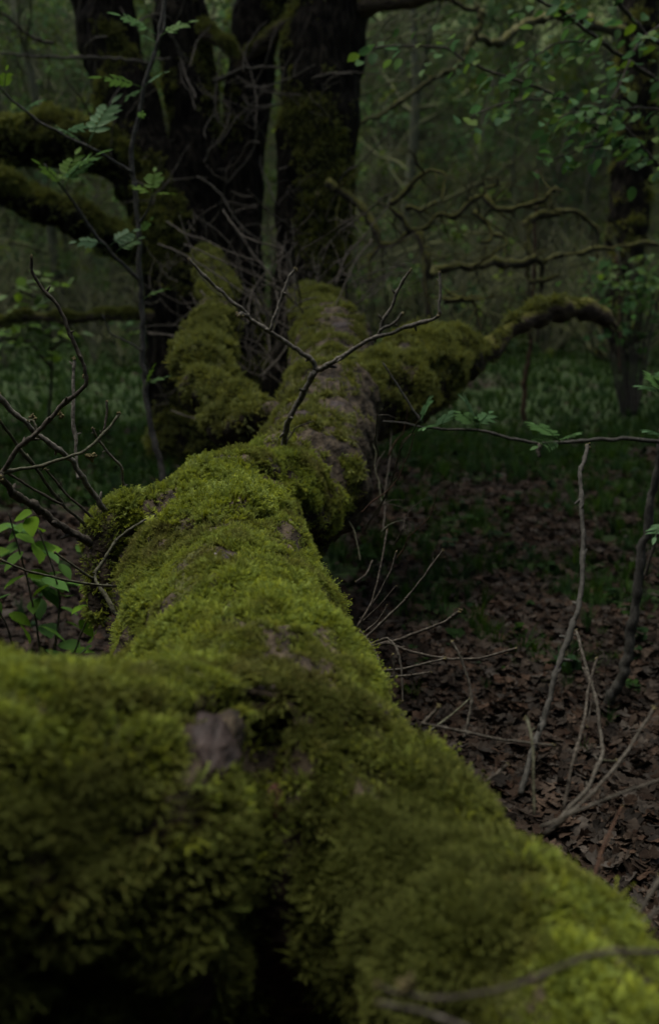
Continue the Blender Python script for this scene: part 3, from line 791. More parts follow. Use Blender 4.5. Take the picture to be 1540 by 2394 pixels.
for s in ["430,570 465,585 525,612 610,650 700,700", "390,518 430,545 475,558 530,585 600,610", "520,490 560,545 600,565 660,580 650,600", "700,590 690,530 705,485 675,435", "690,540 720,510 735,490 740,455",
          "800,540 850,500 885,470 930,440", "720,690 660,660 600,640 530,605", "370,570 440,600 520,650 590,700", "870,560 830,610 800,680 770,740", "440,770 520,775 600,800 660,870", "350,780 410,785 470,830",
          "470,680 520,740 560,790 660,870", "500,800 560,830 620,870 680,910", "400,960 470,985 500,1000"]:
    twig(T(s), 5.6, 5.0, 3.2, 1.8, fallen, 'twig', sides=6, side=False)

# ------------------------------------------------------------------ the standing oak
oak = thing('oak_tree', 'old standing oak with several dark mossy stems from one base', 'tree', P(540, 1050, 7.75) * np.array([1, 1, 0]))
s1 = [(P(470, 1180, 7.8), .36), (P(445, 1040, 7.75), .33), (P(428, 880, 7.7), .26), (P(425, 720, 7.7), .26), (P(398, 560, 7.7), .27), (P(340, 400, 7.75), .25), (P(295, 240, 7.8), .225), (P(258, 90, 7.9), .22), (P(238, -30, 8.0), .22), (np.array([-2.3, 8.6, 5.2]), .19), (np.array([-3.2, 9.0, 7.5]), .13)]
s2 = [(P(530, 1150, 7.9), .38), (P(505, 900, 7.95), .26), (P(480, 640, 8.0), .24), (P(462, 420, 8.0), .205), (P(448, 230, 8.05), .19), (P(425, 60, 8.1), .20), (P(415, -40, 8.15), .2), (np.array([-1.2, 9., 5.6]), .17), (np.array([-1.5, 9.8, 8.]), .11)]
s3 = [(P(580, 1150, 8.0), .36), (P(555, 900, 8.05), .26), (P(545, 640, 8.1), .22), (P(560, 420, 8.2), .19), (P(580, 230, 8.2), .17), (P(600, 60, 8.3), .19), (P(615, -40, 8.3), .19), (np.array([-.3, 9.6, 5.8]), .16), (np.array([-.2, 10.4, 8.2]), .1)]
s4 = [(P(690, 1130, 7.6), .40), (P(715, 900, 7.5), .30), (P(727, 680, 7.5), .262), (P(733, 500, 7.5), .27), (P(742, 300, 7.5), .285), (P(755, 120, 7.55), .29), (P(778, -20, 7.6), .30), (np.array([.15, 8.3, 5.4]), .24), (np.array([.5, 8.6, 8.6]), .15)]
OV, OQ = sdf_mesh([s1, s2, s3, s4], .025, .08)
ON = vnormals(OV, OQ)
rid = np.abs(fbm(OV * np.array([11, 11, 1.6]), 61, 3) - .5) * 2
OV = OV + ON * ((fbm(OV * 3, 63, 3) - .5) * .10 + (.35 - rid) * .07)[:, None]; ON = vnormals(OV, OQ)
ow = sstep(.54, .70, fbm(OV * np.array([2.2, 2.2, 1.1]), 67, 3) + .12 * ON[:, 2])
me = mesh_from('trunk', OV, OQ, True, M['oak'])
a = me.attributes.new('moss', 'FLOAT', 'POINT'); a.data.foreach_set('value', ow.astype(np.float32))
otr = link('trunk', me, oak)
mossy('moss', OV, OQ, ow * (OV[:, 2] < 4.3) * (ON[:, 1] < .3) + 1e-6, 9000, OLDM, (.014, .03), otr, .5)
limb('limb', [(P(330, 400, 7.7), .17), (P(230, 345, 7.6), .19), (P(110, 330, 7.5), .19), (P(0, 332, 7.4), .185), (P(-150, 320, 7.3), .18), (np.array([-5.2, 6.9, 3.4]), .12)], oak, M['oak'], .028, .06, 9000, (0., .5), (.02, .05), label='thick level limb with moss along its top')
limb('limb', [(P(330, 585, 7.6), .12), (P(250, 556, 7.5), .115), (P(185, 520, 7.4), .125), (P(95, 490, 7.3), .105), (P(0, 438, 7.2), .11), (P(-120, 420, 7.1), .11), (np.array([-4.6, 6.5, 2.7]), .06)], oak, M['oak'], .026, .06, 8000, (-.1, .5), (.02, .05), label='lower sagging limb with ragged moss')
limb('limb', [(P(360, 735, 7.5), .04), (P(250, 737, 7.5), .042), (P(150, 745, 7.4), .04), (P(60, 737, 7.4), .034), (P(0, 757, 7.4), .03), (P(-90, 770, 7.4), .02)], oak, M['dead'], .02, .03, 1500, (.1, .6), (.012, .03))
limb('limb', [(P(445, 50, 8.0), .06), (P(490, 78, 7.9), .06), (P(530, 105, 7.8), .045), (P(545, 140, 7.8), .035)], oak, M['dead'], .02, .03, 500, (.1, .6), (.012, .03))
limb('limb', [(P(560, 150, 8.1), .06), (P(640, 75, 8.0), .06), (P(700, 35, 7.9), .05), (P(760, 20, 7.6), .06)], oak, M['dead'], .02, .03, 700, (.1, .6), (.012, .03))
limb('limb', [(P(780, 25, 7.5), .09), (P(860, 10, 7.4), .07), (P(960, 0, 7.3), .05), (P(1040, -20, 7.2), .04)], oak, M['dead'], .02, .03, 300, (.1, .6), (.012, .03))
brush(46, (430, 120, 800, 640), (6.9, 7.2), (60, 230), oak, 11, r=(3.2, 1.8), ang=(-3.4, .3))
brush(16, (350, 640, 520, 960), (7.0, 7.2), (60, 200), oak, 12, r=(3., 1.6), ang=(-3.6, 0))
brush(14, (200, 0, 420, 500), (7.2, 7.4), (60, 200), oak, 13, r=(3.5, 1.8), ang=(-3.6, 0))
twig(T("355,150 280,138 170,133 60,130 -20,120"), 7.6, 7.2, 7, 3, oak, 'twig_pale')
twig(T("130,105 90,90 50,70 20,40 -10,20"), 7.5, 7.2, 7, 4, oak, 'twig')
twig(T("500,190 560,160 630,155 660,160"), 7.2, 7.0, 6, 3, oak, 'twig_pale')
for q in ((742, 452, 5.1), (690, 626, 2.74), (350, 690, 5.2)): bud(fallen.children[-1], P(*q), (0, 0, 1), .004 * q[2] / 2)

# oak crown above the picture: forking boughs and young leaves
def bough(mb, p, d, L, r, lvl, g, tips, up=.15, sides=6):
    n = 6; pts = [p]
    for i in range(n):
        d = unit(d + g.normal(0, .16, 3) + np.array([0, 0, up])); pts.append(pts[-1] + d * L / n)
    pts = np.array(pts); tube(mb, pts, np.linspace(r, r * .45, n + 1), sides, .12, lvl, False, 4)
    if lvl == 0: tips.extend(pts[2:]); return
    for k in range(g.integers(3, 6)):
        i = g.integers(2, n + 1); dd = unit(d + g.normal(0, .75, 3)); bough(mb, pts[i], dd, L * (.45 + .3 * g.random()), r * .45, lvl - 1, g, tips, up, max(3, sides - 1))
g = np.random.default_rng(5); mb = MB(); tips = []
for ch in (s1, s2, s3, s4):
    for p0 in (ch[-2][0], ch[-1][0], (ch[-1][0] + ch[-2][0]) / 2):
        for q in range(2):
            az = g.random() * 6.283; bough(mb, p0, unit([math.cos(az), math.sin(az), .5]), 3.4, .09, 2, g, tips)
crown = mb.build('crown', M['far_bark'], oak)
def leaf_cluster(seed, mat, n=14, kind=0):
    g = np.random.default_rng(seed); mb = MB()
    for k in range(n):
        c0 = g.normal(0, .5, 3); d = unit(g.normal(size=3)); s = unit(np.cross(d, g.normal(size=3))); nn = np.cross(d, s); L = .45 + .3 * g.random(); W = L * .32
        V = [c0, c0 + d * L * .3 + s * W, c0 + d * L * .75 + s * W * .8, c0 + d * L, c0 + d * L * .75 - s * W * .8, c0 + d * L * .3 - s * W, c0 + d * L * .5 + nn * .06]
        mb.add(V, None, [[6, i, (i + 1) % 6] for i in range(6)])
    return mb.mesh('leaf_cluster', mat, False)
CL = [source('leaf_cluster', leaf_cluster(s, M['beech_y'])) for s in range(3)]
HL = [source('shade_holly_cluster', leaf_cluster(30 + s, M['holly'])) for s in range(3)]
FL = [source('far_leaf_cluster', leaf_cluster(10 + s, M['far_leaf'])) for s in range(3)]
tips = np.array(tips); k = rng.choice(len(tips), min(500, len(tips)))
scatter('leaves', tips[k] + rng.normal(0, .12, (len(k), 3)), rng.normal(size=(len(k), 3)), .16 + .1 * rng.random(len(k)), CL, crown)

# ------------------------------------------------------------------ dead branches lying and hanging to the right
def branch_thing(name, label, cat, paths, parent_loc, mat='limb', mossn=500):
    t = thing(name, label, cat, parent_loc)
    for k, (s, d0, d1, r0, r1) in enumerate(paths):
        pts = T(s); ds = np.linspace(d0, d1, len(pts)); rs = np.linspace(r0, r1, len(pts))
        c = np.array([P(x, y, d) for (x, y), d in zip(pts, ds)]); c = catmull(c, 6) * .45 + .55 * np.vstack([c[i] + (c[i + 1] - c[i]) * np.linspace(0, 1, 6, endpoint=False)[:, None] for i in range(len(c) - 1)] + [c[-1:]]); dd = np.interp(np.linspace(0, 1, len(c)), np.linspace(0, 1, len(pts)), ds)
        rad = np.interp(np.linspace(0, 1, len(c)), np.linspace(0, 1, len(pts)), rs) * dd / F * .72
        c = c + (np.stack([vnoise(c * 9 + 9 * j, 80 + k + j) for j in range(3)], 1) - .5) * 2.6 * rad[:, None]
        rad = rad * (.75 + .6 * vnoise(c * 6, 33 + k)) * np.linspace(1.1, .7, len(c))
        mbx = MB(); tube(mbx, c, rad, 9, .5, k, True, 22)
        for q in range(len(c) // 3):                     # fine side twigs
            i = rng.integers(2, len(c) - 1); dr = unit(unit(c[i] - c[i - 1]) * .6 + rng.normal(0, .7, 3)); L_ = .12 + .4 * rng.random(); pp = [c[i]]
            for w_ in range(5): dr = unit(dr + rng.normal(0, .25, 3)); pp.append(pp[-1] + dr * L_ / 5)
            tube(mbx, pp, np.linspace(min(rad[i] * .4, .008), .0015, 6), 4)
        mbx.build('branch' if k else 'main_branch', M[mat], t)
    return t


branch_thing('fallen_branch', 'twisted mossy dead branch with crooked forks beside the oak', 'branch',
             [("760,420 810,455 845,480 875,530 890,565 920,565 965,540 1010,510 1065,500 1100,470 1130,455 1130,440 1160,428 1158,410 1135,412", 7.0, 6.6, 12, 6),
              ("960,545 930,500 905,480 870,470", 6.7, 6.6, 8, 4), ("910,475 960,435 1005,397 1020,400 1040,408 1035,430 1030,470", 6.8, 6.6, 7, 4), ("988,404 975,385 970,365 955,352", 6.7, 6.6, 5, 3),
              ("1130,455 1150,475 1185,495 1220,475 1270,467 1290,445 1300,442", 6.6, 6.5, 10, 9), ("945,490 985,492 1015,470", 6.7, 6.6, 9, 7),
              ("1110,500 1140,520 1150,545 1140,565 1120,565", 6.6, 6.5, 8, 5), ("1150,545 1180,555 1185,570 1150,595 1110,610", 6.5, 6.4, 6, 4), ("985,540 985,580 995,620 1000,680 1005,740", 6.7, 6.7, 12, 10), ("890,565 870,600 860,660", 6.9, 6.9, 9, 7)],
             (P(1000, 800, 6.7) * np.array([1, 1, 0])))
branch_thing('fallen_branch', 'long straight mossy bough propped level over the undergrowth', 'branch',
             [("1000,640 1020,630 1070,624 1120,621 1195,614 1270,609 1320,596 1445,579 1540,570", 7.4, 8.2, 16, 9), ("1100,625 1140,600 1180,575", 7.4, 7.3, 6, 4), ("1270,609 1268,660 1262,740 1258,800", 7.9, 8.0, 6, 6),
              ("1240,665 1275,655 1310,645", 7.9, 7.9, 8, 5)], P(1260, 850, 8) * np.array([1, 1, 0]))
branch_thing('fallen_branch', 'short mossy bough ending in a drooping crook near far trunk', 'branch',
             [("1230,520 1270,500 1320,500 1370,502 1395,530 1400,600", 9., 9.2, 12, 6), ("1320,500 1290,480 1285,450", 9., 9., 8, 5), ("1240,510 1235,580 1238,700 1240,790", 9., 9., 8, 9)], P(1240, 850, 9) * np.array([1, 1, 0]))
branch_thing('fallen_branch', 'low mossy stick over dark undergrowth behind the broken limb', 'branch',
             [("1040,704 1100,699 1115,724 1120,764 1122,830", 6.5, 6.5, 9, 5), ("1100,699 1060,690 1020,660", 6.5, 6.6, 6, 4)], P(1100, 950, 6.6) * np.array([1, 1, 0]))

# tree on the right with its leaning trunk out of the thicket
rt = thing('oak_tree', 'straight grey tree trunk rising at the edge of the thicket, rough at its foot', 'tree', P(1445, 865, 14) * np.array([1, 1, 0]))
limb('trunk', [(P(1440, 900, 14), .36), (P(1446, 820, 14), .31), (P(1455, 650, 14), .29), (P(1475, 400, 14), .285), (P(1490, 150, 14), .28), (P(1500, -50, 14.1), .27), (np.array([4.9, 13.8, 8.2]), .2), (np.array([5.1, 14, 10.5]), .12)], rt, M['oak'], .06, .10, 1500, (.3, .8), (.03, .07))
mb = MB(); tp2 = []
for q in range(5): az = g.random() * 6.283; bough(mb, np.array([4.9, 13.8, 6.5 + .6 * q]), unit([math.cos(az), math.sin(az), .4]), 3.0, .08, 2, g, tp2)
c2 = mb.build('crown', M['far_bark'], rt); tp2 = np.array(tp2)
tp2 = tp2[::6]
scatter('leaves', tp2 + rng.normal(0, .12, tp2.shape), rng.normal(size=tp2.shape), .16 + .1 * rng.random(len(tp2)), CL, c2)
for s, d0, d1, r0, r1 in [("1490,90 1395,55 1345,42 1295,37 1245,45 1210,65 1170,95 1105,90 1098,130", 13.8, 9.6, 11, 7), ("1112,22 1128,35 1115,65 1105,92", 9.7, 9.6, 7, 6), ("1010,-10 1050,0 1095,20 1130,22", 9.6, 9.7, 6, 5),
                          ("1105,92 1080,145 1050,170 1010,180 960,220 895,265 840,285", 9.6, 9.2, 6, 4)]:
    twig(T(s), d0, d1, r0, r1, rt, 'limb', 'branch', tip=False, side=False)
gq = np.random.default_rng(44)
for k in range(26):
    x, y = 900 + gq.random() * 220, -20 + gq.random() * 260; a_ = 2.45 + gq.normal(0, .22); l = 120 + 160 * gq.random(); z = 9 + gq.random()
    pts = [(x, y)]
    for i in range(5): a_ += gq.normal(0, .12); pts.append((pts[-1][0] + math.cos(a_) * l / 5, pts[-1][1] + math.sin(a_) * l / 5))
    twig(pts, z, z, 3, 1.6, rt, 'far_bark', tip=False, sides=4, side=False)

# ------------------------------------------------------------------ leaves
def rowan_leaf(seed, mat, n=6):
    g = np.random.default_rng(seed); mb = MB(); L = 1.
    t = np.linspace(0, 1, 7); rach = np.stack([t * L, 0 * t, -.22 * t * t], 1)
    tube(mb, rach, np.linspace(.012, .006, 7), 4)
    def leaflet(p, d, l):
        s = unit(np.cross(d, [0, 0, 1.])); dn = np.array([0, 0, -1.])
        prof = [(0, .02), (.2, .15), (.45, .19), (.7, .15), (.88, .07), (1, 0)]; V = []; Q = []
        for a_, w_ in prof:
            c_ = p + d * l * a_ + dn * .12 * l * a_ * a_
            V += [c_ + s * w_ * l + np.array([0, 0, .05 * l]), c_, c_ - s * w_ * l + np.array([0, 0, .05 * l])]
        for i in range(len(prof) - 1):
            for j in (0, 1): Q.append([i * 3 + j, i * 3 + j + 1, i * 3 + 4 + j, i * 3 + 3 + j])
        mb.add(V, Q)
    for k in range(n):
        u_ = .3 + .62 * k / n; p = np.array([np.interp(u_, t, rach[:, j]) for j in range(3)])
        for sg in (1, -1): leaflet(p, unit([.55 + g.normal(0, .1), sg, -.15 + g.normal(0, .12)]), .36 * (1 - .25 * abs(k - 2) / 4) * (.85 + .3 * g.random()))
    leaflet(rach[-1], unit([1, 0, -.4]), .34)
    return mb.mesh('leaf', mat)
ROW = [rowan_leaf(s, M['rowan']) for s in range(4)]; ROWY = [rowan_leaf(9 + s, M['rowan_y'], 5) for s in range(3)]


def ovate(seed, mat):
    g = np.random.default_rng(seed); prof = [(0, .02), (.12, .2), (.3, .31), (.5, .33), (.7, .25), (.88, .11), (1., 0)]; V = []; Q = []
    for i, (a_, w_) in enumerate(prof):
        z = -.2 * a_ * a_ + .015 * (i % 2); wv = 1 + g.normal(0, .05)
        V += [(a_, w_ * wv, z + .16 * w_), (a_, w_ * .5, z + .05 * w_), (a_, 0, z), (a_, -w_ * .5, z + .05 * w_), (a_, -w_ * wv, z + .16 * w_)]
    for i in range(len(prof) - 1):
        for j in range(4): Q.append([i * 5 + j, i * 5 + j + 1, i * 5 + 6 + j, i * 5 + 5 + j])
    mb = MB(); mb.add(V, Q); return mb.mesh('leaf', mat)
OVA = [ovate(s, M['beech']) for s in range(3)]; OVY = [ovate(5 + s, M['beech_y']) for s in range(3)]; OVS = [ovate(15 + s, M['seedling']) for s in range(3)]


def put_leaf(meshes, parent, p, az, pitch, roll, size):
    """az: heading seen from above (0 = right, 90 = away); pitch up."""
    o = link('leaf', meshes[rng.integers(0, len(meshes))], parent); o.location = Vector(p)
    R = Matrix.Rotation(az, 4, 'Z') @ Matrix.Rotation(-pitch, 4, 'Y') @ Matrix.Rotation(roll, 4, 'X')
    o.rotation_euler = R.to_euler(); o.scale = (size,) * 3; return o


def stem(pts, d0, d1, r0, r1, parent, mat='sapling', name='stem', to_ground=False):
    o = twig(pts, d0, d1, r0, r1, parent, mat, name, .15, False, None, 8, .6, False); return o


# rowan sapling left of the trunk
rw = thing('rowan_sapling', 'slender rowan sapling with young feathery leaves in front of the oak', 'sapling', P(395, 1455, 4.3) * np.array([1, 1, 0]))
stem(T("385,-10 375,60 365,115 340,190 325,260 310,330 308,400 318,470 325,560 327,650 335,750 335,850 345,950 365,1050 380,1110 390,1250 395,1470"), 4.2, 4.3, 4.5, 7.5, rw)
b1 = stem(T("310,405 230,355 150,315 95,285 30,235 -10,195"), 4.2, 3.9, 4, 2.5, rw, name='branch')
b2 = stem(T("326,657 270,600 225,550 170,470 140,430 105,385"), 4.2, 4.0, 4.5, 2.5, rw, name='branch')
b3 = stem(T("325,520 345,490 356,455"), 4.2, 4.15, 3, 2, rw, name='branch')
b4 = stem(T("370,100 385,60 380,-10"), 4.2, 4.2, 3, 2.5, rw, name='branch')
b5 = stem(T("333,820 300,800 260,780 240,735"), 4.25, 4.2, 2.5, 1.5, rw, name='branch')
for (par, x, y, d, ax, ay, sz, yng) in [(b4, 365, 80, 4.2, 300, 45, .15, 0), (b4, 372, 85, 4.18, 430, 50, .13, 1), (b4, 366, 100, 4.2, 345, 85, .10, 0), (rw, 335, 205, 4.2, 255, 182, .14, 1), (rw, 338, 200, 4.2, 372, 178, .10, 0), (rw, 334, 208, 4.2, 300, 215, .08, 0),
                                        (b1, 205, 340, 4.1, 250, 240, .15, 0), (b1, 150, 315, 4.05, 200, 295, .12, 0), (b1, 190, 330, 4.1, 140, 300, .10, 0), (b1, 60, 255, 3.95, 90, 240, .08, 0), (b1, 10, 215, 3.9, 22, 180, .07, 1), (b1, 10, 215, 3.9, -20, 205, .08, 1),
                                        (b2, 150, 440, 4.0, 115, 395, .12, 1), (b2, 150, 442, 4.0, 165, 365, .13, 1), (b2, 145, 435, 4.0, 205, 385, .13, 0), (b2, 135, 425, 4.0, 215, 365, .15, 1), (b2, 245, 570, 4.1, 195, 565, .12, 0), (b2, 255, 575, 4.1, 300, 545, .12, 0), (b2, 270, 590, 4.1, 310, 560, .09, 1),
                                        (b3, 355, 455, 4.15, 385, 450, .09, 1), (b3, 355, 457, 4.15, 318, 435, .10, 1), (b3, 355, 455, 4.15, 356, 405, .11, 1), (rw, 327, 545, 4.2, 342, 525, .08, 1), (rw, 327, 280, 4.2, 335, 270, .08, 1), (rw, 334, 700, 4.2, 365, 680, .08, 1), (rw, 340, 900, 4.25, 372, 885, .11, 1), (rw, 340, 905, 4.25, 352, 870, .09, 1)]:
    a_, b_ = P(x, y, d), P(ax, ay, d); v = b_ - a_
    v = v + np.array([0, -.06 + .12 * rng.random(), 0]); L = np.linalg.norm(v)
    put_leaf(ROWY if yng else ROW, par, a_, math.atan2(v[1], v[0]), math.asin(v[2] / L) + .15, rng.normal(0, .35), L * 1.0 + .02)
# rowan sapling at the right
rw2 = thing('rowan_sapling', 'rowan sapling whose level twig of pale feathery leaves crosses the leaf litter', 'sapling', P(1425, 1640, 3.5) * np.array([1, 1, 0]))
stem(T("1415,1660 1430,1619 1460,1559 1480,1459 1490,1359 1510,1234 1530,1109 1545,1034 1560,900 1575,760"), 3.5, 3.3, 13, 7, rw2)
c1 = stem(T("1545,1034 1470,1026 1395,1029 1320,1034 1260,1036 1170,1019 1120,1006 1045,1004 990,999 945,989 895,984"), 3.3, 3.2, 5, 2, rw2, name='branch')
c3 = stem(T("985,990 945,924 895,849"), 3.2, 3.2, 3, 2, rw2, name='branch')
c4 = stem(T("1482,1430 1505,1350 1530,1270 1550,1220"), 3.5, 3.4, 4, 3, rw2, 'twig_pale', 'branch')
stem(T("1262,1038 1258,1055 1260,1068"), 3.25, 3.2, 6, 4, rw2, 'twig', 'spur')
for (par, x, y, ax, ay, sz) in [(c1, 1118, 1004, 1075, 945, .1), (c1, 1118, 1004, 1105, 925, .1), (c1, 1115, 1002, 1145, 950, .1), (c1, 1030, 1003, 1040, 950, .1), (c1, 1010, 1001, 990, 985, .09), (c1, 1310, 1034, 1250, 965, .12), (c1, 1312, 1034, 1340, 1000, .1), (c1, 1308, 1034, 1262, 1025, .08),
                                (c3, 988, 990, 985, 930, .08), (rw2, 1556, 930, 1505, 880, .1), (rw2, 1556, 930, 1530, 855, .1), (rw2, 1560, 900, 1545, 850, .1), (rw2, 1548, 1025, 1520, 990, .09), (c4, 1550, 1220, 1530, 1240, .08)]:
    a_, b_ = P(x, y, 3.25), P(ax, ay, 3.15); v = b_ - a_; L = np.linalg.norm(v)
    put_leaf(ROW, par, a_, math.atan2(v[1], v[0]), math.asin(v[2] / L), rng.normal(0, .4), L * .78 + .02)

# leafy boughs reaching in from the right
be = thing('beech_tree', 'young beech whose leafy boughs reach in from beyond the rowan', 'tree', (2.85, 5.1, 0))
tr_ = [np.array([2.85, 5.1, -.05]), np.array([2.8, 5.1, 1.2]), np.array([2.85, 5.1, 2.4]), np.array([2.9, 5.1, 4.])]
mb = MB(); tube(mb, catmull(tr_, 8), np.linspace(.06, .03, 25), 9, .1, 3, True, 8); mb.build('trunk', M['sapling'], be)


def on_path(pts, d0, d1, t):
    c_ = catmull([P(x, y, d) for (x, y), d in zip(pts, np.linspace(d0, d1, len(pts)))], 8)
    i = t * (len(c_) - 1); k_ = int(min(i, len(c_) - 2)); return c_[k_] + (c_[k_ + 1] - c_[k_]) * (i - k_), unit(c_[k_ + 1] - c_[k_])


BB = [("1960,520 1760,480 1640,440 1540,390 1490,360 1430,330 1370,280 1335,235 1270,210 1170,175 1095,145 1040,110 920,105 840,118", 4.3, 3.9, 6, 2, 62, .25),
      ("1960,330 1700,290 1540,190 1470,142 1410,100 1355,55 1310,25 1270,5 1220,-25", 4.3, 3.9, 7, 3, 34, .2), ("1800,240 1640,160 1540,100 1495,65 1440,0 1420,-30", 4.2, 4.0, 7, 5, 14, .2),
      ("1540,390 1500,340 1460,300 1400,262 1330,265 1280,290", 4.0, 3.8, 4, 2, 34, 0), ("1335,235 1300,230 1240,232 1180,240 1120,262 1100,275", 3.95, 3.8, 3, 1.5, 24, 0), ("1410,100 1360,95 1300,100 1250,130 1200,160", 4.0, 3.9, 3, 1.5, 24, 0),
      ("1600,260 1540,255 1480,250 1420,262 1380,280", 4.2, 3.9, 4, 2, 22, 0), ("1430,330 1400,340 1370,345 1300,370 1275,378", 4., 3.85, 3, 1.5, 18, 0), ("1540,60 1500,90 1480,120", 4., 3.9, 3, 2, 8, 0), ("1470,142 1455,180 1440,215 1430,230", 4., 3.9, 3, 2, 12, 0)]
for s, d0, d1, r0, r1, nl, t0 in BB:
    d0 += .7; d1 += .7; r0 *= .85
    pts = T(s); o = stem(pts, d0, d1, r0, r1, be, 'twig', 'bough')
    nl = int(nl * 1.7)
    for k in range(nl):
        t = t0 + (1 - t0) * (k + rng.random()) / nl; p, dr = on_path(pts, d0, d1, min(t, .995))
        az = math.atan2(dr[1], dr[0]) + rng.choice([-1, 1]) * (.7 + .5 * rng.random())
        p = p + np.array([rng.normal(0, .05), rng.normal(0, .10), -.015 + rng.normal(0, .04)])
        put_leaf(OVA if rng.random() < .7 else OVY, o, p, az, -.35 + rng.normal(0, .35), rng.normal(0, .5), .048 + .03 * rng.random())

# leafy seedlings at the lower left
sd = thing('beech_seedling', 'broad-leaved seedlings on the litter left of the mossy knob', 'plant', P(120, 1560, 3.2) * np.array([1, 1, 0]))
for s in ["100,1640 90,1500 70,1380 40,1270 20,1200", "110,1640 130,1500 140,1400 125,1330 90,1240", "120,1640 160,1560 190,1480 215,1420", "90,1640 40,1540 10,1450 -20,1400", "130,1640 150,1560 200,1520"]:
    o = stem(T(s), 3.1, 2.9, 3, 1.6, sd, 'twig_green')
sst = o
for x, y, sz in [(62, 1225, 62), (95, 1285, 60), (20, 1285, 55), (60, 1345, 50), (102, 1372, 58), (138, 1318, 40), (128, 1362, 55), (158, 1395, 42), (95, 1465, 55), (115, 1520, 58), (160, 1525, 50), (215, 1500, 45), (185, 1450, 42), (20, 1435, 48), (205, 1415, 40), (30, 1225, 50), (10, 1320, 40),
                 (180, 1290, 36), (95, 1400, 45), (55, 1290, 50), (140, 1420, 40), (35, 1250, 45), (75, 1200, 45), (195, 1370, 34), (25, 1390, 44), (195, 1330, 34)]:
  for q_ in range(2):
    p = P(x + q_ * rng.normal(0, 25), y + q_ * rng.normal(0, 25), 2.95 + .2 * rng.random()); put_leaf(OVS, sst, p, rng.random() * 6.28, -.2 + rng.normal(0, .3), rng.normal(0, .4), sz * 3.0 / F * 1.25)
# lime-leaved sapling on the left, further back
ls = thing('hazel_sapling', 'sapling with lime green leaves under the low dead limb', 'sapling', P(90, 1010, 9) * np.array([1, 1, 0]))
for s in ["110,1020 120,900 118,780 105,690 90,640", "118,860 70,800 20,790 -20,800", "115,780 60,760 20,745", "119,820 140,800 165,790", "112,700 70,690 30,670"]:
    pts = T(s); o = stem(pts, 8.9, 8.5, 4, 2, ls, 'twig')
    for k in range(26):
        p, dr = on_path(pts, 8.9, 8.5, .25 + .74 * rng.random()); put_leaf(OVY, o, p + rng.normal(0, .08, 3), rng.random() * 6.28, rng.normal(-.1, .3), rng.normal(0, .4), .09 + .05 * rng.random())
hb = thing('hazel_bush', 'leafy green bush crowding the level mossy bough in front of the grey trunk', 'bush', P(1470, 950, 9.6) * np.array([1, 1, 0]))
for k in range(9):
    x = 1390 + 20 * k; pts = [(1470 + (x - 1470) * .2, 980), (1470 + (x - 1470) * .6, 800 - rng.random() * 40), (x, 640 + rng.random() * 90), (x + rng.normal(0, 25), 555 + rng.random() * 110)]
    o = stem(pts, 9.6, 9.2 + .5 * rng.random(), 3.5, 1.5, hb, 'twig')
    for q in range(20):
        p, dr = on_path(pts, 9.6, 9.4, .35 + .64 * rng.random()); put_leaf(OVA if q % 3 else OVY, o, p + rng.normal(0, .11, 3), rng.random() * 6.28, rng.normal(-.2, .3), rng.normal(0, .4), .08 + .05 * rng.random())
# thin reddish stems on the right
for lab, s, d0, d1, r0, r1 in [('thin reddish sapling stem below the arching dead branch', "1222,990 1225,904 1232,854 1242,804 1240,769 1246,700 1250,560 1255,400", 9.6, 9.4, 6, 3), ('thin reddish sapling stem at the foot of the straight grey trunk', "1448,900 1450,850 1450,774 1446,680 1440,600", 12.5, 12.4, 5, 3)]:
    t_ = thing('sapling', lab, 'sapling', P(*T(s)[0], d0) * np.array([1, 1, 0])); stem(T(s), d0, d1, r0, r1, t_, 'red_stem')

# ------------------------------------------------------------------ forest floor: leaf litter, grass, herbs
def oak_leaf(seed):
    g = np.random.default_rng(seed); n = 8; V = []; Q = []
    cu, cv = g.normal(0, .5), .5 + .5 * g.random()
    for i in range(n + 1):
        a_ = i / n; w_ = .33 * math.sin(math.pi * min(1, a_ ** .8 * 1.02 + .02)) * (1.15 if i % 2 else .68) + .015
        for sg in (1, 0, -1):
            y_ = sg * w_ * (1 + .15 * g.normal()); z_ = cv * .5 * (y_ ** 2) * 2 + cu * .35 * (a_ - .5) ** 2 + g.normal(0, .02)
            V.append((z_, a_ - .5, y_))
    for i in range(n):
        for j in (0, 1): Q.append([i * 3 + j, i * 3 + 1 + j, i * 3 + 4 + j, i * 3 + 3 + j])
    mb = MB(); mb.add(V, Q); return mb.mesh('fallen_leaf', M['litter'], False)
OAKL = [oak_leaf(s) for s in range(6)]


def ground_pts(n, x0, x1, y0, y1, power=1.):
    y = y0 + (y1 - y0) * rng.random(n) ** power
    x = x0 + (x1 - x0) * rng.random(n)
    return np.stack([x, y, gh(x, y)], 1)


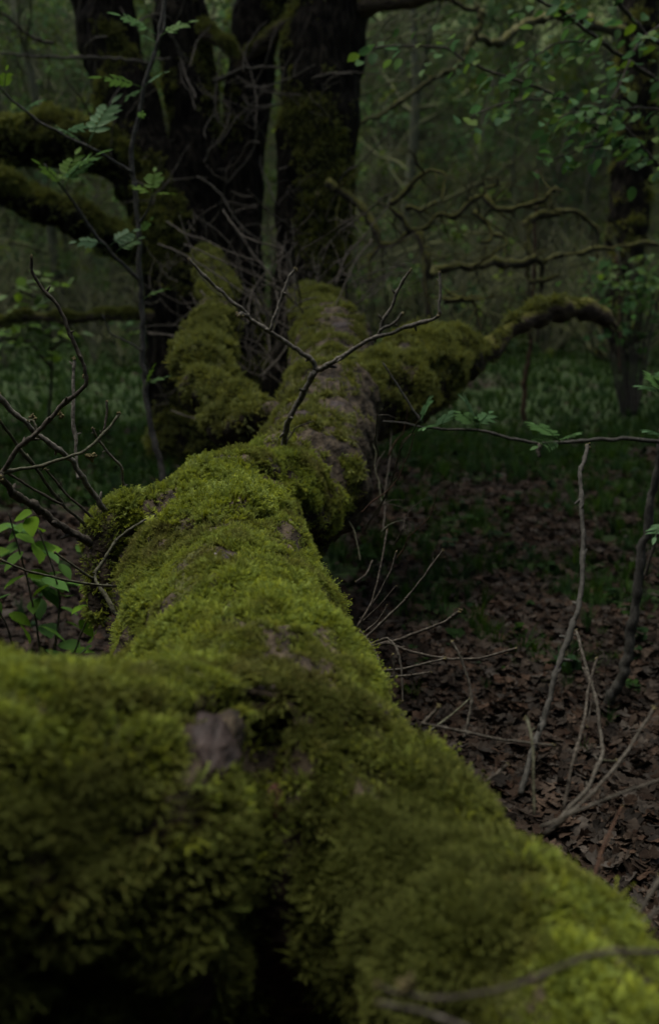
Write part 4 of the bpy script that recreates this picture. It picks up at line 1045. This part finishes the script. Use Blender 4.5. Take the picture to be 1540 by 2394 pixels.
gp = np.vstack([ground_pts(30000, -3.5, 4.5, 1.2, 9., 1.), ground_pts(26000, .1, 3.2, 1.6, 7.5, 1.), ground_pts(12000, -6, 7, 8., 17.)])
grn_ = green_mask(gp[:, 0], gp[:, 1]); gp = gp[(rng.random(len(gp)) > grn_ * .8)]
gp[:, 2] += .012 + .02 * rng.random(len(gp))
gs = .038 + .045 * rng.random(len(gp))
gn_ = unit(np.array([0, 0, 1.]) + rng.normal(0, .38, (len(gp), 3)))
px_, py_, pd_ = project(gp)
right = (px_ > 880) & (px_ < 1530) & (py_ > 1150) & (py_ < 2100) & (px_ > 860 + (py_ - 1480) * 1.02 + 40)
left = (px_ > 5) & (px_ < 220) & (py_ > 1400) & (py_ < 1540)
vis = np.where(right | left, gs / np.maximum(pd_, .1), 0)
order = np.argsort(-vis)[:300]
for k in order:
    o = link('fallen_leaf', OAKL[rng.integers(0, 6)], ground); o.location = Vector(gp[k])
    o.rotation_euler = tuple(euler_to(gn_[k:k + 1], np.array([rng.random() * 6.28]))[0]); o.scale = (float(gs[k]),) * 3
rest = np.ones(len(gp), bool); rest[order] = False
OAKS = [source('litter_leaf', m_) for m_ in OAKL]
scatter('leaf_litter', gp[rest], gn_[rest], gs[rest], OAKS, None, 'brown dry oak leaves littering the forest floor', 'leaf litter')


def grass_tuft(seed, n=16):
    g = np.random.default_rng(seed); mb = MB()
    for k in range(n):
        a_ = g.random() * 6.28; s = np.array([0, math.cos(a_), math.sin(a_)]); b = s * .12 * g.random(); L = .6 + .5 * g.random(); bend = .2 + .7 * g.random()
        t = np.linspace(0, 1, 5)[:, None]; c_ = b + np.array([1., 0, 0]) * L * t * (1 - .25 * bend * t) + s * L * bend * t * t * .7
        w = np.array([0, -math.sin(a_), math.cos(a_)]) * .022 * np.array([1, 1, .8, .5, .05])[:, None]
        V = np.vstack([c_ + w, c_ - w]); mb.add(V, [[i, i + 1, 6 + i, 5 + i] for i in range(4)])
    return mb.mesh('grass_tuft', M['grass'])
GR = [source('grass_tuft', grass_tuft(s)) for s in range(3)]
def herb(seed):
    g = np.random.default_rng(seed); mb = MB()
    for k in range(7):
        a_ = g.random() * 6.28; s = np.array([0, math.cos(a_), math.sin(a_)]); h_ = .3 + .6 * g.random(); c0 = s * .5 * g.random() + np.array([h_, 0, 0])
        tube(mb, [np.zeros(3), c0 * .5 + np.array([.1, 0, 0]), c0], [.02, .015, .01], 3)
        nn = unit(np.array([1., 0, 0]) + g.normal(0, .35, 3)); e1 = unit(np.cross(nn, g.normal(size=3))); e2 = np.cross(nn, e1); R_ = .2 + .12 * g.random()
        V = [c0 + nn * -.03] + [c0 + (e1 * math.cos(q) + e2 * math.sin(q) * .8) * R_ * (1 + .1 * math.cos(2 * q)) for q in np.linspace(0, 6.283, 8, endpoint=False)]
        mb.add(V, None, [[0, i + 1, (i + 1) % 8 + 1] for i in range(8)])
    return mb.mesh('herb', M['herb'])
HE = [source('herb', herb(s)) for s in range(3)]
g1 = np.vstack([ground_pts(16000, -4, 4.5, 2.5, 9), ground_pts(34000, -8, 9, 7, 20)]); gm = green_mask(g1[:, 0], g1[:, 1]); g1 = g1[rng.random(len(g1)) < gm * .95 + .02]
scatter('grass', g1, unit(np.array([0, 0, 1.]) + rng.normal(0, .15, (len(g1), 3))), .05 + .10 * rng.random(len(g1)) ** 2, GR, None, 'green grass growing in patches between fallen leaves', 'grass')
h1 = np.vstack([ground_pts(2500, -4, 4.5, 2.2, 9), ground_pts(3500, -9, 9, 7, 22)]); hm = green_mask(h1[:, 0] + 3, h1[:, 1] + 1); h1 = h1[rng.random(len(h1)) < hm * .7 + .05]
scatter('ground_herbs', h1, unit(np.array([0, 0, 1.]) + rng.normal(0, .12, (len(h1), 3))), .04 + .07 * rng.random(len(h1)) ** 2, HE, None, 'small round-leaved herbs scattered over the forest floor', 'herbs')
# one violet in the litter
vp = P(1305, 1525, 3.72); vz = float(gh(vp[0], vp[1]))
vi = thing('violet', 'small purple violet flowering among the dead leaves', 'flower', (vp[0], vp[1], vz))
mb = MB(); tube(mb, [np.array([vp[0], vp[1], vz]), np.array([vp[0], vp[1], vz + .05])], .0015, 5); mb.build('stalk', M['grass'], vi)
mb = MB()
for k in range(5):
    q = 6.283 * k / 5 + .3; d_v = np.array([math.cos(q), -.25, math.sin(q)]); s_v = np.array([-math.sin(q), 0, math.cos(q)]); c0 = np.array([vp[0], vp[1] - .004, vz + .052])
    mb.add([c0, c0 + d_v * .006 + s_v * .005, c0 + d_v * .014, c0 + d_v * .006 - s_v * .005], [[0, 1, 2, 3]])
mb.build('petals', M['violet'], vi, False)

# ------------------------------------------------------------------ the wood behind
def wood_tree(seed, H, r0):
    g = np.random.default_rng(seed); mt, mc = MB(), MB(); tips = []
    d = unit([g.normal(0, .08), g.normal(0, .08), 1]); pts = [np.array([0, 0, -.3])]
    for i in range(9): d = unit(d + np.append(g.normal(0, .07, 2), .05)); pts.append(pts[-1] + d * H / 9)
    pts = np.array(pts); tube(mt, pts, np.linspace(r0, r0 * .2, 10), 7, .15, seed, True, 3)
    for k in range(15):
        i = .12 + .85 * g.random(); p = np.array([np.interp(i * 9, np.arange(10), pts[:, j]) for j in range(3)])
        az = g.random() * 6.283; bough(mc, p, unit([math.cos(az), math.sin(az), .25 + .3 * g.random()]), H * .32 * (1.2 - .6 * i), r0 * .28 * (1.1 - .6 * i) + .006, 2, g, tips, .05, 4)
    return mt.mesh('trunk', M['far_bark']), mc.mesh('crown', M['far_bark']), np.array(tips)
protos = [wood_tree(200 + s, h_, r_) for s, (h_, r_) in enumerate([(7.5, .10), (9., .14), (6., .07), (5., .05), (11., .2)])]
g = np.random.default_rng(99); far_tips = []
spots = []
for k in range(400):
    y = 15 + 24 * g.random(); x = (g.random() - .5) * 1.25 * y
    if abs(x - 3.9) < 1.2 and y < 16: continue
    if all((x - a_) ** 2 + (y - b_) ** 2 > 2.0 for a_, b_ in spots): spots.append((x, y))
    if len(spots) >= 46: break
for x, y in [(-9, 1), (-8, 7), (8.5, 3), (9, -3), (-6, -6), (0, -8), (5, -7), (-11, -3), (3, -10), (-3, -11), (10, 8)]: spots.append((x, y))
for k, (x, y) in enumerate(spots):
    out_ = k >= len(spots) - 11
    tm, cm, tps = protos[4 if out_ else g.integers(0, 5)]
    t_ = thing('woodland_tree', 'bare thin-stemmed tree in the wood around the clearing', 'tree', (x, y, float(gh(x, y))), 'woodland trees around the clearing')
    sc = (.85 + .4 * g.random()) * (1.15 if out_ else 1.); rz = g.random() * 6.283
    for nm, me_ in (('trunk', tm), ('crown', cm)):
        o = bpy.data.objects.new(nm, me_); COL.objects.link(o); o.parent = t_
    t_.scale = (sc,) * 3; t_.rotation_euler = (0, 0, rz)
    q = tps[g.choice(len(tps), min(len(tps), 220 if not out_ else 160))] * sc; cz, sz_ = math.cos(rz), math.sin(rz)
    far_tips.append(np.stack([q[:, 0] * cz - q[:, 1] * sz_ + x, q[:, 0] * sz_ + q[:, 1] * cz + y, q[:, 2] + float(gh(x, y))], 1))
ft = np.vstack(far_tips); scatter('woodland_leaves', ft + rng.normal(0, .1, ft.shape), rng.normal(size=ft.shape), .10 + .12 * rng.random(len(ft)), FL, None, 'fresh green leaf haze on the twigs of the wood behind', 'foliage')
# unseen hollies added behind the viewpoint to shade the trunk's front
for x, y, H in ((-3.6, -1.2, 4.6), (-1.7, -2.1, 4.8), (.3, -2.3, 5.2), (2.2, -2.0, 4.6), (3.9, -1.0, 4.4)):
    z = float(gh(x, y)); t_ = thing('shade_holly', 'dense dark holly added out of view to shade the front of the fallen trunk', 'bush', (x, y, z), 'unseen hollies added for shade')
    mb = MB(); tpb = []
    tube(mb, catmull([(x, y, z - .2), (x + .1, y, z + H * .5), (x, y + .1, z + H * .95)], 6), np.linspace(.09, .02, 13), 7, .1); mb.build('trunk', M['far_bark'], t_)
    mb = MB()
    for k in range(26):
        az = g.random() * 6.283; bough(mb, np.array([x, y, z + .4 + (H - .8) * g.random()]), unit([math.cos(az), math.sin(az), .2]), 1.1, .02, 1, g, tpb, .05, 4)
    cr = mb.build('crown', M['far_bark'], t_); tpb = np.array(tpb); tpb = np.repeat(tpb, 4, 0) + rng.normal(0, .12, (len(tpb) * 4, 3))
    scatter('leaves', tpb, rng.normal(size=tpb.shape), .17 + .08 * rng.random(len(tpb)), HL, cr)
# understorey brush on the slope
def bush(seed):
    g = np.random.default_rng(seed); mb = MB(); tp = []
    for k in range(9):
        az = g.random() * 6.283
        # grows along +X for the scatter
        d = unit([1.1, math.cos(az) * .7, math.sin(az) * .7]); p = np.zeros(3); pts = [p]
        for i in range(5): d = unit(d + g.normal(0, .2, 3)); pts.append(pts[-1] + d * .22)
        tube(mb, pts, np.linspace(.012, .004, 6), 3, 0, 0, False)
        for q in range(4):
            i = g.integers(2, 6); dd = unit(d + g.normal(0, .7, 3)); a_ = pts[i]; tube(mb, [a_, a_ + dd * .15, a_ + dd * .3 + g.normal(0, .03, 3)], [.005, .004, .002], 3, 0, 0, False)
    return mb.mesh('brush', M['far_bark'])
BU = [source('brush', bush(s)) for s in range(4)]
bp_ = ground_pts(2600, -20, 20, 12, 36); bp_ = bp_[np.abs(bp_[:, 0]) < bp_[:, 1] * .62]
bp_ = bp_[rng.random(len(bp_)) < sstep(11.5, 17, bp_[:, 1])]
scatter('undergrowth', bp_, unit(np.array([0, 0, 1.]) + rng.normal(0, .15, (len(bp_), 3))), .7 + 1.1 * rng.random(len(bp_)), BU, None, 'twiggy brown undergrowth covering the slope behind', 'undergrowth')
lp = bp_[rng.integers(0, len(bp_), 18000)] + np.stack([rng.normal(0, .6, 18000), rng.normal(0, .6, 18000), .1 + 1.3 * rng.random(18000)], 1)
keep = fbm(lp * np.array([.35, .35, .5]), 91, 3) > .5
scatter('undergrowth_leaves', lp[keep], rng.normal(size=(keep.sum(), 3)), .08 + .09 * rng.random(keep.sum()), FL, None, 'small green leaves on the undergrowth of the slope', 'foliage')

# ------------------------------------------------------------------ damp air
mb = MB(); x0, x1, y0, y1, z0, z1 = -76, 76, -70, 82, -2.5, 46
mb.add([(x, y, z) for x in (x0, x1) for y in (y0, y1) for z in (z0, z1)], [[0, 1, 3, 2], [4, 6, 7, 5], [0, 4, 5, 1], [2, 3, 7, 6], [0, 2, 6, 4], [1, 5, 7, 3]])
hm_, nt, out = mat_new('damp_air'); pv = nt.nodes.new('ShaderNodeVolumePrincipled')
pv.inputs['Color'].default_value = (.82, .86, .84, 1); pv.inputs['Density'].default_value = .00014; pv.inputs['Anisotropy'].default_value = .2
nt.links.new(pv.outputs[0], out.inputs['Volume'])
hz = mb.build('haze', hm_, None, False); tag(hz, 'thin damp air hanging through the wood', 'haze', None, 'stuff')
